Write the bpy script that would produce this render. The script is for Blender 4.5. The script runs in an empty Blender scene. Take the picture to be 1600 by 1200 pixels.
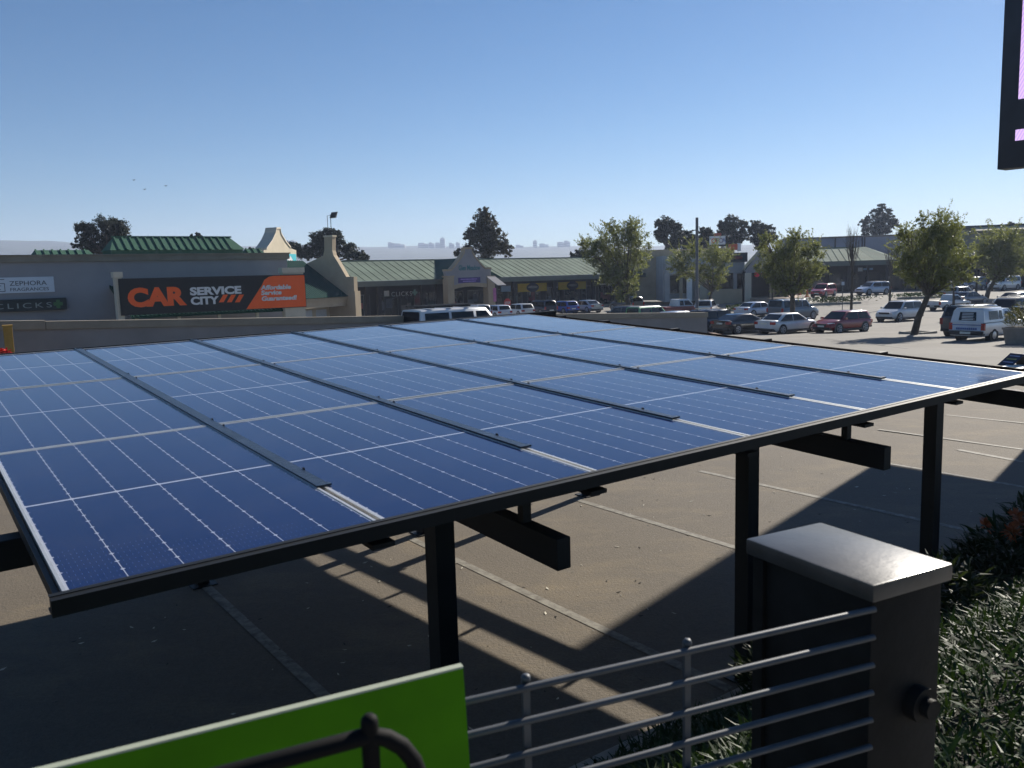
import bpy, bmesh, math, random
import numpy as np
from mathutils import Vector, Matrix, noise as mnoise
R = math.radians
SC = bpy.context.scene
COL = SC.collection

# ------------------------------------------------------------------ camera
FPX = 1325.0                      # focal length in pixels of the 1600 px wide photograph
CAMZ = 3.2
PITCH = math.atan(172 / FPX)
ROLL = 0.028
_fw = Vector((0, math.cos(PITCH), -math.sin(PITCH)))
_rt = Vector((1, 0, 0))
_dn = _fw.cross(_rt)
_r2 = math.cos(ROLL) * _rt + math.sin(ROLL) * _dn
_d2 = -math.sin(ROLL) * _rt + math.cos(ROLL) * _dn
cd = bpy.data.cameras.new('camera')
cam = bpy.data.objects.new('camera', cd)
COL.objects.link(cam)
cd.sensor_width = 36
cd.lens = 36 * FPX / 1600
cd.clip_start = 0.05
cd.clip_end = 20000
cd.dof.use_dof = True
cd.dof.focus_distance = 25
cd.dof.aperture_fstop = 9
mw = Matrix((( _r2.x, -_d2.x, -_fw.x, 0), (_r2.y, -_d2.y, -_fw.y, 0), (_r2.z, -_d2.z, -_fw.z, CAMZ), (0, 0, 0, 1)))
cam.matrix_world = mw
SC.camera = cam

# ------------------------------------------------------------------ sky, sun, exposure
SUN_EL, SUN_AZ = 30.0, 39.6       # azimuth clockwise from +Y
W = bpy.data.worlds.new('World')
SC.world = W
W.use_nodes = True
nt = W.node_tree
sky = nt.nodes.new('ShaderNodeTexSky')
sky.sky_type = 'NISHITA'
sky.sun_disc = False
sky.sun_elevation = R(SUN_EL)
sky.sun_rotation = R(SUN_AZ)
sky.altitude = 1600
sky.air_density = 1.0
sky.dust_density = 0.4
sky.ozone_density = 3.2
bg = nt.nodes['Background']
bg.inputs['Strength'].default_value = 0.05
hs = nt.nodes.new('ShaderNodeHueSaturation'); hs.inputs['Saturation'].default_value = 1.27
nt.links.new(sky.outputs[0], hs.inputs['Color']); nt.links.new(hs.outputs[0], bg.inputs['Color'])
sl = bpy.data.lights.new('sun', 'SUN')
sl.energy = 5.0
sl.angle = R(0.5)
sl.color = (1.0, 0.93, 0.82)
sun = bpy.data.objects.new('sun', sl)
COL.objects.link(sun)
SUNV = Vector((math.sin(R(SUN_AZ)) * math.cos(R(SUN_EL)), math.cos(R(SUN_AZ)) * math.cos(R(SUN_EL)), math.sin(R(SUN_EL))))
sun.rotation_euler = (-SUNV).to_track_quat('-Z', 'Y').to_euler()
sun.location = (0, 0, 60)
SC.view_settings.view_transform = 'Standard'
SC.view_settings.look = 'None'
SC.view_settings.exposure = 0.84
SC.view_settings.gamma = 1
SC.render.engine = 'CYCLES'
SC.cycles.volume_bounces = 1
SC.cycles.max_bounces = 8

# ------------------------------------------------------------------ photo pixel -> place helpers
CAM = Vector((0, 0, CAMZ))
def ray(px, py):
    return _r2 * ((px - 800) / FPX) + _d2 * ((py - 600) / FPX) + _fw
def at(px, py, Y):
    v = ray(px, py); return CAM + v * (Y / v.y)
def atz(px, py, z):
    v = ray(px, py); return CAM + v * ((z - CAMZ) / v.z)
class Frame:
    def __init__(s, o, rot):
        s.o = Vector(o); s.rot = rot; s.x = Vector((math.cos(rot), math.sin(rot), 0)); s.y = Vector((-math.sin(rot), math.cos(rot), 0))
    def loc(s, P):
        d = Vector(P) - s.o; return Vector((d.dot(s.x), d.dot(s.y), d.z))
    def w(s, x, y, z): return s.o + s.x * x + s.y * y + Vector((0, 0, z))
    def pl(s, px, py, y=0.0):           # where the sight line meets the local plane y = const: local (x, z)
        v = ray(px, py); k = (y - (CAM - s.o).dot(s.y)) / v.dot(s.y); L = s.loc(CAM + v * k); return L.x, L.z
    def plx(s, px, py, x=0.0):
        v = ray(px, py); k = (x - (CAM - s.o).dot(s.x)) / v.dot(s.x); L = s.loc(CAM + v * k); return L.y, L.z
O2 = Vector((-1.459, 2.597, 0))
CAN = Frame(O2, R(36))
def smooth(a, b, t):
    t = max(0.0, min(1.0, (t - a) / (b - a))); return t * t * (3 - 2 * t)
def lerpt(pts, t):
    if t <= pts[0][0]: return pts[0][1]
    for (a, za), (b, zb) in zip(pts, pts[1:]):
        if t <= b: return za + (zb - za) * (t - a) / (b - a)
    return pts[-1][1]
PROF = [(16, 0), (30, -.22), (45, -.75), (58, -1.38), (72, -1.62), (86, -1.5), (110, -1.45), (200, -1.5), (400, -6), (900, -6)]
def gz(x, y):
    z = lerpt(PROF, y)
    z += .42 * smooth(22, 31, y) * (1 - smooth(42, 54, y)) * (1 - smooth(2, 9, x))
    z += .7 * smooth(84, 112, y) * smooth(0.22, 0.36, x / max(y, 1)) * (1 - smooth(180, 300, y))
    if y < 14:
        v = (x - O2.x) * CAN.y.x + (y - O2.y) * CAN.y.y
        z += lerpt([(-1.5, 1.5), (-1.2, 1.36), (.55, .16), (.86, .02), (.9, 0)], v)
    return z
def gpt(px, py):                         # where the sight line meets the ground
    v = ray(px, py); k = 2.0
    while k < 900:
        P = CAM + v * k
        if P.z <= gz(P.x, P.y):
            a, b = k - max(.02, k * .01), k
            for _ in range(25):
                m = (a + b) / 2; P = CAM + v * m
                if P.z <= gz(P.x, P.y): b = m
                else: a = m
            return CAM + v * b
        k += max(.02, k * .01)
    return CAM + v * 900

# ------------------------------------------------------------------ materials
def new_mat(name):
    m = bpy.data.materials.new(name); m.use_nodes = True
    return m, m.node_tree, m.node_tree.nodes['Principled BSDF']
def N(t, ty, **kw):
    n = t.nodes.new(ty)
    for k, v in kw.items(): setattr(n, k, v)
    return n
def mth(t, op, a, b=None, c=None):
    n = t.nodes.new('ShaderNodeMath'); n.operation = op
    for i, q in enumerate((a, b, c)):
        if q is None: continue
        if hasattr(q, 'links'): t.links.new(q, n.inputs[i])
        else: n.inputs[i].default_value = q
    return n.outputs[0]
def mixc(t, f, a, b):
    n = t.nodes.new('ShaderNodeMix'); n.data_type = 'RGBA'
    for s, q in ((n.inputs[0], f), (n.inputs[6], a), (n.inputs[7], b)):
        if hasattr(q, 'links'): t.links.new(q, s)
        elif isinstance(q, (int, float)): s.default_value = q
        else: s.default_value = (*q[:3], 1)
    return n.outputs[2]
def noise(t, scale, detail=4, rough=.55, coord='Object', stretch=None):
    tc = N(t, 'ShaderNodeTexCoord'); n = N(t, 'ShaderNodeTexNoise')
    n.inputs['Scale'].default_value = scale; n.inputs['Detail'].default_value = detail; n.inputs['Roughness'].default_value = rough
    src = tc.outputs[coord]
    if stretch:
        mp = N(t, 'ShaderNodeMapping'); mp.inputs['Scale'].default_value = stretch; t.links.new(src, mp.inputs[0]); src = mp.outputs[0]
    t.links.new(src, n.inputs['Vector'])
    return n.outputs['Fac']
def ramp(t, f, a, b):
    n = t.nodes.new('ShaderNodeMapRange'); n.inputs[1].default_value = a; n.inputs[2].default_value = b
    t.links.new(f, n.inputs[0]); return n.outputs[0]
def bump(t, b, h, strength=.3, dist=.02):
    n = N(t, 'ShaderNodeBump'); n.inputs['Strength'].default_value = strength; n.inputs['Distance'].default_value = dist
    t.links.new(h, n.inputs['Height']); t.links.new(n.outputs[0], b.inputs['Normal'])
_mc = {}
def mat(name, col, rough=.6, metal=0.0, var=.25, scale=3.0, bmp=0.0, spec=.5, coat=0.0, coord='Object'):
    if name in _mc: return _mc[name]
    m, t, b = new_mat(name)
    f = ramp(t, noise(t, scale, 5, .6, coord), .3, .7)
    lo = tuple(c * (1 - var) for c in col); hi = tuple(min(1, c * (1 + var)) for c in col)
    t.links.new(mixc(t, f, lo, hi), b.inputs['Base Color'])
    b.inputs['Roughness'].default_value = rough; b.inputs['Metallic'].default_value = metal
    b.inputs['Specular IOR Level'].default_value = spec
    if coat: b.inputs['Coat Weight'].default_value = coat; b.inputs['Coat Roughness'].default_value = .04
    if bmp: bump(t, b, noise(t, scale * 6, 4, .6, coord), bmp)
    _mc[name] = m
    return m
def leaf_mat(name, c1, c2, tr=.35, gloss=.5, spec=.3):
    if name in _mc: return _mc[name]
    m, t, b = new_mat(name)
    f = ramp(t, noise(t, 1.3, 3, .6), .35, .65)
    g = ramp(t, noise(t, 17.0, 2, .6), .3, .7)
    c = mixc(t, f, c1, c2); c = mixc(t, mth(t, 'MULTIPLY', g, .3), c, tuple(x * .45 for x in c1))
    t.links.new(c, b.inputs['Base Color']); b.inputs['Roughness'].default_value = gloss; b.inputs['Specular IOR Level'].default_value = spec
    tl = N(t, 'ShaderNodeBsdfTranslucent'); t.links.new(mixc(t, .3, c, (c2[0] * 1.6, c2[1] * 1.5, c2[2] * .6)), tl.inputs[0])
    mx = N(t, 'ShaderNodeMixShader'); mx.inputs[0].default_value = tr
    t.links.new(b.outputs[0], mx.inputs[1]); t.links.new(tl.outputs[0], mx.inputs[2])
    t.links.new(mx.outputs[0], t.nodes['Material Output'].inputs[0])
    _mc[name] = m
    return m
def emit_mat(name, col, s=1.0):
    m, t, b = new_mat(name)
    b.inputs['Base Color'].default_value = (*[c * .3 for c in col], 1); b.inputs['Emission Color'].default_value = (*col, 1); b.inputs['Emission Strength'].default_value = s
    b.inputs['Roughness'].default_value = .4
    return m

# ------------------------------------------------------------------ mesh builder
class MB:
    def __init__(s): s.v = []; s.f = []; s.m = []; s.uv = {}
    def quad(s, *p, m=0, uv=None):
        i = len(s.v); s.v += [tuple(q) for q in p]; s.f.append(tuple(range(i, i + len(p)))); s.m.append(m)
        if uv: s.uv[len(s.f) - 1] = uv
    def box(s, x0, x1, y0, y1, z0, z1, m=0):
        i = len(s.v)
        s.v += [(x0, y0, z0), (x1, y0, z0), (x1, y1, z0), (x0, y1, z0), (x0, y0, z1), (x1, y0, z1), (x1, y1, z1), (x0, y1, z1)]
        for f in ((0, 3, 2, 1), (4, 5, 6, 7), (0, 1, 5, 4), (1, 2, 6, 5), (2, 3, 7, 6), (3, 0, 4, 7)):
            s.f.append(tuple(i + k for k in f)); s.m.append(m)
    def hexa(s, p, m=0):                 # 8 corner points ordered as in box
        i = len(s.v); s.v += [tuple(q) for q in p]
        for f in ((0, 3, 2, 1), (4, 5, 6, 7), (0, 1, 5, 4), (1, 2, 6, 5), (2, 3, 7, 6), (3, 0, 4, 7)):
            s.f.append(tuple(i + k for k in f)); s.m.append(m)
    def ring(s, pts): i = len(s.v); s.v += [tuple(q) for q in pts]; return list(range(i, i + len(pts)))
    def bridge(s, a, b, closed=True, m=0):
        n = len(a)
        for k in range(n if closed else n - 1):
            s.f.append((a[k], a[(k + 1) % n], b[(k + 1) % n], b[k])); s.m.append(m)
    def cap(s, a, rev=False, m=0): s.f.append(tuple(reversed(a)) if rev else tuple(a)); s.m.append(m)
    def tube(s, pts, rad, n=8, m=0, caps=True):
        pts = [Vector(p) for p in pts]; rs = rad if isinstance(rad, (list, tuple)) else [rad] * len(pts)
        prev = None; first = None; up = Vector((.13, .21, 1)).normalized()
        for k, p in enumerate(pts):
            d = (pts[min(k + 1, len(pts) - 1)] - pts[max(k - 1, 0)]).normalized()
            if abs(d.dot(up)) > .97: up = Vector((1, .2, .1)).normalized()
            a = d.cross(up).normalized(); b = d.cross(a)
            r = s.ring([p + (a * math.cos(2 * math.pi * q / n) + b * math.sin(2 * math.pi * q / n)) * rs[k] for q in range(n)])
            if prev: s.bridge(prev, r, m=m)
            else: first = r
            prev = r
        if caps: s.cap(first, True, m); s.cap(prev, False, m)
    def prism(s, poly, axis, a, b, m=0):   # poly in the two other axes, extruded along axis from a to b
        def P(q, t): return {'x': (t, q[0], q[1]), 'y': (q[0], t, q[1]), 'z': (q[0], q[1], t)}[axis]
        r0 = s.ring([P(q, a) for q in poly]); r1 = s.ring([P(q, b) for q in poly])
        s.bridge(r0, r1, m=m); s.cap(r0, True, m); s.cap(r1, False, m)
    def ball(s, c, r, n=8, m=0, sz=1.0):
        c = Vector(c); rows = []
        for i in range(1, n // 2):
            th = math.pi * i / (n // 2)
            rows.append(s.ring([c + Vector((r * math.sin(th) * math.cos(2 * math.pi * k / n), r * math.sin(th) * math.sin(2 * math.pi * k / n), r * sz * math.cos(th))) for k in range(n)]))
        for a, b in zip(rows, rows[1:]): s.bridge(a, b, m=m)
        s.cap(rows[0], False, m); s.cap(rows[-1], True, m)
    def build(s, name, mats, parent=None, smooth=None, recalc=True, bevel=0):
        me = bpy.data.meshes.new(name)
        me.from_pydata(s.v, [], s.f)
        mats = mats if isinstance(mats, (list, tuple)) else [mats]
        for q in mats: me.materials.append(q)
        me.polygons.foreach_set('material_index', s.m)
        if s.uv:
            ul = me.uv_layers.new(name='UVMap')
            for fi, uv in s.uv.items():
                for li, c in zip(me.polygons[fi].loop_indices, uv): ul.data[li].uv = c
        if recalc or bevel:
            bm = bmesh.new(); bm.from_mesh(me)
            if recalc: bmesh.ops.recalc_face_normals(bm, faces=bm.faces)
            if bevel:
                es = [e for e in bm.edges if len(e.link_faces) == 2 and e.calc_face_angle(0) > .5]
                bmesh.ops.bevel(bm, geom=es, offset=bevel, segments=2, affect='EDGES', profile=.6)
            bm.to_mesh(me); bm.free()
        if smooth:
            me.polygons.foreach_set('use_smooth', [True] * len(me.polygons))
            me.set_sharp_from_angle(angle=R(smooth))
        me.update()
        o = bpy.data.objects.new(name, me); COL.objects.link(o)
        if parent: o.parent = parent
        return o
def tag(o, label=None, cat=None, group=None, kind=None):
    if label: o['label'] = label
    if cat: o['category'] = cat
    if group: o['group'] = group
    if kind: o['kind'] = kind
    return o
def thing(name, label, cat, loc=(0, 0, 0), rz=0.0, group=None):
    o = bpy.data.objects.new(name, None); COL.objects.link(o)
    o.empty_display_size = .2
    o.location = loc; o.rotation_euler = (0, 0, rz)
    return tag(o, label, cat, group)
def text(name, s, size, m, parent, loc, rot=(R(90), 0, 0), bold=0.0, extr=.004, align='LEFT', spacing=1.0, shear=0.0, width=None):
    cu = bpy.data.curves.new(name, 'FONT'); cu.body = s; cu.size = size; cu.offset = bold; cu.extrude = extr
    cu.align_x = align; cu.space_character = spacing; cu.shear = shear; cu.resolution_u = 4
    ob = bpy.data.objects.new(name, cu); COL.objects.link(ob)
    dg = bpy.context.evaluated_depsgraph_get(); dg.update()
    me = bpy.data.meshes.new_from_object(ob.evaluated_get(dg))
    bpy.data.objects.remove(ob); bpy.data.curves.remove(cu)
    me.materials.clear(); me.materials.append(m)
    o = bpy.data.objects.new(name, me); COL.objects.link(o)
    o.parent = parent; o.location = loc; o.rotation_euler = rot
    if width:
        xs = [v.co.x for v in me.vertices]; w = max(xs) - min(xs); o.scale = (width / w, 1, 1)
    return o

# common materials
M_BLACK = mat('black painted steel', (.006, .0065, .007), .55, 0, .3, 5, 0, .3)
M_ALU = mat('aluminium frame', (.60, .60, .59), .38, .6, .08, 8)
M_CREAM = mat('cream plaster', (.56, .50, .40), .85, 0, .1, 1.2, .15)
M_GREYW = mat('grey plaster', (.40, .39, .38), .9, 0, .1, .8, .15)
M_WHITE = mat('white paint', (.78, .78, .76), .5, 0, .06, 4)
M_DKGLASS = mat('dark glass', (.006, .008, .012), .06, 0, .3, 2, 0, .35)
M_TRIM = mat('black plastic trim', (.02, .02, .021), .55, 0, .2, 6)
M_TYRE = mat('tyre rubber', (.018, .018, .018), .85, 0, .2, 9)
M_RIM = mat('alloy rim', (.45, .45, .46), .35, .8, .1, 9)
M_RED = mat('red lens', (.35, .015, .015), .2, 0, .1, 9, 0, .6)
M_LENS = mat('clear headlamp', (.6, .6, .62), .12, .3, .1, 9)
M_PLATE = mat('number plate', (.7, .7, .62), .4, 0, .1, 12)
M_BARK = mat('rough bark', (.085, .068, .05), .95, 0, .4, 6, .6)

# ------------------------------------------------------------------ ground
def asphalt_mat():
    m, t, b = new_mat('worn asphalt')
    big = ramp(t, noise(t, .22, 4, .6), .35, .68); mid = ramp(t, noise(t, 1.7, 5, .65), .3, .72); fine = noise(t, 85, 3, .7)
    c = mixc(t, big, (.094, .076, .053), (.128, .104, .073))
    c = mixc(t, mth(t, 'MULTIPLY', mid, .45), c, (.072, .060, .045))
    # oil stains
    v = N(t, 'ShaderNodeTexVoronoi'); v.inputs['Scale'].default_value = .36
    tc = N(t, 'ShaderNodeTexCoord'); t.links.new(tc.outputs['Object'], v.inputs['Vector'])
    st = ramp(t, v.outputs['Distance'], .34, .06); st = mth(t, 'MULTIPLY', st, ramp(t, noise(t, 1.1, 3), .45, .6)); st = mth(t, 'MULTIPLY', st, .75)
    c = mixc(t, st, c, (.028, .025, .022))
    # sandy dust
    du = ramp(t, noise(t, .55, 5, .7, stretch=(1, 1.7, 1)), .50, .70)
    c = mixc(t, mth(t, 'MULTIPLY', du, .6), c, (.25, .19, .105))
    # fine cracks
    w = N(t, 'ShaderNodeTexVoronoi'); w.feature = 'DISTANCE_TO_EDGE'; w.inputs['Scale'].default_value = .3
    nz = N(t, 'ShaderNodeTexNoise'); nz.inputs['Scale'].default_value = 1.2; t.links.new(tc.outputs['Object'], nz.inputs['Vector'])
    ad = N(t, 'ShaderNodeVectorMath'); ad.operation = 'MULTIPLY_ADD'; ad.inputs[1].default_value = (1, 1, 0); t.links.new(nz.outputs['Color'], ad.inputs[0]); t.links.new(tc.outputs['Object'], ad.inputs[2])
    t.links.new(ad.outputs[0], w.inputs['Vector'])
    cr = mth(t, 'LESS_THAN', w.outputs['Distance'], .004)
    c = mixc(t, mth(t, 'MULTIPLY', cr, .3), c, (.05, .045, .04))
    g1 = ramp(t, noise(t, 13, 4, .65), .34, .66); g2 = ramp(t, noise(t, 34, 3, .65), .36, .64)
    c = mixc(t, mth(t, 'MULTIPLY', g1, .42), c, (.155, .13, .10)); c = mixc(t, mth(t, 'MULTIPLY', g2, .42), c, (.052, .044, .034))
    sp = ramp(t, fine, .32, .68)
    c = mixc(t, mth(t, 'MULTIPLY', sp, .38), c, (.19, .165, .135))
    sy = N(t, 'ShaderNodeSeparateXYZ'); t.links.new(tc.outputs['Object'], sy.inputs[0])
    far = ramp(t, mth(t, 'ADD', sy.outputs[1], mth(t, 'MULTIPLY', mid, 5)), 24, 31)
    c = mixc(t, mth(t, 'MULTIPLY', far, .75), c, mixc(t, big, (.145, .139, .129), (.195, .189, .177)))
    t.links.new(c, b.inputs['Base Color']); b.inputs['Roughness'].default_value = .88; b.inputs['Specular IOR Level'].default_value = .35
    bump(t, b, mth(t, 'ADD', fine, mth(t, 'MULTIPLY', g2, .8)), .35, .012)
    return m
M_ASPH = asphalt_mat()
M_SOIL = mat('planted soil', (.018, .017, .010), .95, 0, .35, 6, .5)
M_VELD = mat('dry veld', (.12, .105, .06), .95, 0, .3, .02, 0)
def sheet(name, xs, ys, zf, mats, mi=None):
    mb = MB(); nx = len(xs)
    for y in ys:
        for x in xs: mb.v.append((x, y, zf(x, y)))
    for j in range(len(ys) - 1):
        for i in range(nx - 1):
            a = j * nx + i; mb.f.append((a, a + 1, a + nx + 1, a + nx))
            mb.m.append(mi((xs[i] + xs[i + 1]) / 2, (ys[j] + ys[j + 1]) / 2) if mi else 0)
    return mb.build(name, mats, None, 60, recalc=False)
def span(*segs):
    out = []
    for a, b, st in segs:
        n = max(1, round((b - a) / st)); out += [a + (b - a) * k / n for k in range(n)]
    return out + [segs[-1][1]]
def vof(x, y): return (x - O2.x) * CAN.y.x + (y - O2.y) * CAN.y.y
gxs = span((-3500, -300, 400), (-300, -60, 30), (-60, -12, 4), (-12, 16, .35), (16, 100, 3), (100, 300, 25), (300, 3500, 400))
gys = span((-60, -4, 8), (-4, 14, .35), (14, 120, 3), (120, 400, 35), (400, 3600, 400))
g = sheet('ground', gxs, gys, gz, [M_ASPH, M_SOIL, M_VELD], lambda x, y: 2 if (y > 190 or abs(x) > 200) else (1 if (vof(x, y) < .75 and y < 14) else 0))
tag(g, kind='structure')

# painted bay lines: thin sheets following the ground
M_LINE = (lambda: None)
def line_mat():
    m, t, b = new_mat('worn road paint')
    f = ramp(t, noise(t, 9, 5, .7), .34, .6)
    t.links.new(mixc(t, f, (.088, .076, .058), (.21, .195, .16)), b.inputs['Base Color']); b.inputs['Roughness'].default_value = .8
    return m
M_LINE = line_mat()
mb = MB()
for k in range(-6, 12):
    u = 2.07 + 2.6 * k - (.12 if k == 1 else 0) - .03 * max(0, k - 1)
    vs = [1.0 + (6.0 - 1.0) * i / 12 for i in range(13)]
    for a, b in zip(vs, vs[1:]):
        q = [CAN.w(u + du, vv, 0) for du, vv in ((-.05, a), (.05, a), (.05, b), (-.05, b))]
        mb.quad(*[(p.x, p.y, gz(p.x, p.y) + .005) for p in q])
for px0, py0, px1, py1 in ((1497, 703, 1600, 722),):
    a, b = gpt(px0, py0), gpt(px1, py1); d = (b - a).normalized(); n = Vector((-d.y, d.x, 0)) * .06
    mb.quad(*[(p.x, p.y, gz(p.x, p.y) + .006) for p in (a - n, b - n, b + n, a + n)])
tag(mb.build('road_markings', M_LINE, None, None), kind='structure')
mb = MB()
for pa, pb, wd in (((1322, 490), (1378, 482), .22), ((1345, 514), (1482, 507), .12), ((1446, 519), (1496, 505), .3), ((1262, 484), (1372, 474), .14), ((1290, 530), (1420, 545), .1), ((1380, 500), (1476, 495), .16)):
    a, b = gpt(*pa), gpt(*pb); n_ = 7; prev = None
    for i_ in range(n_ + 1):
        p = a.lerp(b, i_ / n_); d = (b - a).normalized(); s_ = Vector((-d.y, d.x, 0)); off = .35 * mnoise.noise(Vector((p.x * .7, p.y * .7, 1))); w_ = wd * (.6 + .5 * abs(mnoise.noise(Vector((p.x, p.y, 5)))))
        q0, q1 = p + s_ * (off - w_), p + s_ * (off + w_); q0.z = gz(q0.x, q0.y) + .004; q1.z = gz(q1.x, q1.y) + .004
        if prev: mb.quad(prev[0], prev[1], q1, q0)
        prev = (q0, q1)
tag(mb.build('dark_strips', mat('dark ground strip', (.035, .033, .031), .8, 0, .3, 3), None, None), kind='structure')  # narrow dark wavy strips laid over the far tarmac
# kerb between the bays and the planted bank
mb = MB()
for k in range(-14, 16):
    mb.box(k * 1.0 + .008, k * 1.0 + .992, .76, .90, -.05, .115)
kb = mb.build('kerb', mat('concrete kerb', (.33, .31, .27), .9, 0, .25, 4, .3), None, None, bevel=.012)
kb.location = O2; kb.rotation_euler = (0, 0, R(36)); tag(kb, kind='structure')
# walkway behind the fence where the camera stands
mb = MB(); mb.box(-9, 12, -7.2, -2.35, 1.35, 1.53)
wk = mb.build('walkway', mat('concrete paving', (.30, .28, .25), .9, 0, .2, 2, .2)); wk.location = O2; wk.rotation_euler = (0, 0, R(36)); tag(wk, kind='structure')

# ------------------------------------------------------------------ solar carport
def panel_mat():
    m, t, b = new_mat('solar glass')
    uv = N(t, 'ShaderNodeUVMap'); sp = N(t, 'ShaderNodeSeparateXYZ'); t.links.new(uv.outputs[0], sp.inputs[0])
    x, y = sp.outputs[0], sp.outputs[1]          # metres on the panel
    PW, PL = 1.126, 2.187
    mx, my = .007, .008
    cw = (PW - 2 * mx) / 6; midg = .018; ch = (PL - 2 * my - midg) / 24
    fx = mth(t, 'DIVIDE', mth(t, 'SUBTRACT', x, mx), cw)
    ym = mth(t, 'SUBTRACT', mth(t, 'ABSOLUTE', mth(t, 'SUBTRACT', y, PL / 2)), midg / 2)
    fy = mth(t, 'DIVIDE', ym, ch)
    def edge(f, c):                              # distance in metres to the nearest cell border
        return mth(t, 'MULTIPLY', mth(t, 'SUBTRACT', .5, mth(t, 'ABSOLUTE', mth(t, 'SUBTRACT', mth(t, 'FRACT', f), .5))), c)
    ex, ey = edge(fx, cw), edge(fy, ch)
    colgap = mth(t, 'LESS_THAN', ex, .0016)
    rowgap = mth(t, 'LESS_THAN', ey, .0007)
    dia = mth(t, 'LESS_THAN', mth(t, 'ADD', ex, mth(t, 'MULTIPLY', ey, 1.0)), .0095)
    mid = mth(t, 'LESS_THAN', ym, 0)
    out = mth(t, 'MAXIMUM', mth(t, 'LESS_THAN', mth(t, 'MINIMUM', x, mth(t, 'SUBTRACT', PW, x)), mx), mth(t, 'LESS_THAN', mth(t, 'MINIMUM', y, mth(t, 'SUBTRACT', PL, y)), my))
    white = mth(t, 'MAXIMUM', mth(t, 'MAXIMUM', colgap, dia), mth(t, 'MAXIMUM', mid, out))
    bus = mth(t, 'LESS_THAN', edge(mth(t, 'MULTIPLY', fx, 9), cw / 9), .0006)
    dash = mth(t, 'LESS_THAN', mth(t, 'FRACT', mth(t, 'MULTIPLY', fy, 2)), .3)
    faint = mth(t, 'MAXIMUM', mth(t, 'MULTIPLY', bus, mth(t, 'MULTIPLY_ADD', dash, .22, .08)), mth(t, 'MULTIPLY', rowgap, .16))
    cell = mixc(t, ramp(t, noise(t, .9, 3), .3, .7), (.0018, .0064, .050), (.0023, .0077, .062))
    c = mixc(t, faint, cell, (.16, .20, .30))
    c = mixc(t, white, c, (.34, .36, .42))
    dust = ramp(t, noise(t, 3.5, 6, .7), .45, .8)
    c = mixc(t, mth(t, 'MULTIPLY', dust, .03), c, (.40, .37, .33))
    vd = N(t, 'ShaderNodeTexVoronoi'); vd.inputs['Scale'].default_value = 1.9; tcd = N(t, 'ShaderNodeTexCoord'); t.links.new(tcd.outputs['Object'], vd.inputs['Vector'])
    sx = N(t, 'ShaderNodeSeparateColor'); t.links.new(vd.outputs['Color'], sx.inputs[0])
    drop = mth(t, 'MULTIPLY', mth(t, 'LESS_THAN', mth(t, 'ADD', vd.outputs['Distance'], mth(t, 'MULTIPLY', noise(t, 60, 2), .02)), .026), mth(t, 'GREATER_THAN', sx.outputs[0], .72))
    c = mixc(t, mth(t, 'MULTIPLY', drop, .7), c, (.42, .41, .38))
    t.links.new(c, b.inputs['Base Color'])
    b.inputs['Roughness'].default_value = .22
    t.links.new(mth(t, 'MULTIPLY_ADD', dust, .10, .09), b.inputs['Roughness'])
    b.inputs['IOR'].default_value = 1.55
    b.inputs['Specular IOR Level'].default_value = .5
    return m
M_PANEL = panel_mat()
M_SHEET = mat('dusty dark cover strip', (.014, .020, .034), .3, 0, .45, 7, .2)
cp = thing('solar_carport', 'black steel carport roofed with eighteen dark blue solar panels in the parking lot', 'carport', O2, R(36))
def zc(u, v): return 2.223 + .0125 * u + .049 * v
PU, PV = 1.15, 2.211
def slab(mb, u0, u1, v0, v1, ztop, th, m=0):     # slab that follows the roof slope
    p = [(u, v, zc(u, v) + ztop - th) for u, v in ((u0, v0), (u1, v0), (u1, v1), (u0, v1))] + [(u, v, zc(u, v) + ztop) for u, v in ((u0, v0), (u1, v0), (u1, v1), (u0, v1))]
    mb.hexa(p, m)
for j in range(3):
    for i in range(6):
        u0, u1, v0, v1 = i * PU + .012, (i + 1) * PU - .012, j * PV + .012, (j + 1) * PV - .012
        lp = .013
        mb = MB()
        dz = random.Random(i * 7 + j).uniform(-.002, .002)
        a, b, c, d = (u0 + lp, v0 + lp), (u1 - lp, v0 + lp), (u1 - lp, v1 - lp), (u0 + lp, v1 - lp)
        Wd, Ld = u1 - u0 - 2 * lp, v1 - v0 - 2 * lp
        mb.quad(*[(q[0], q[1], zc(*q) - .003 + dz) for q in (a, b, c, d)], uv=[(0, 0), (1.126, 0), (1.126, 2.187), (0, 2.187)])
        mb.quad(*[(q[0], q[1], zc(*q) - .009 + dz) for q in (d, c, b, a)], m=1)
        pn = mb.build('solar_panel', [M_PANEL, M_WHITE], cp, None, recalc=False)
        fb = MB()
        slab(fb, u0, u1, v0, v0 + lp, dz, .035); slab(fb, u0, u1, v1 - lp, v1, dz, .035)
        slab(fb, u0, u0 + lp, v0 + lp, v1 - lp, dz, .035); slab(fb, u1 - lp, u1, v0 + lp, v1 - lp, dz, .035)
        f = fb.build('frame', M_ALU, cp); f.parent = pn
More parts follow.
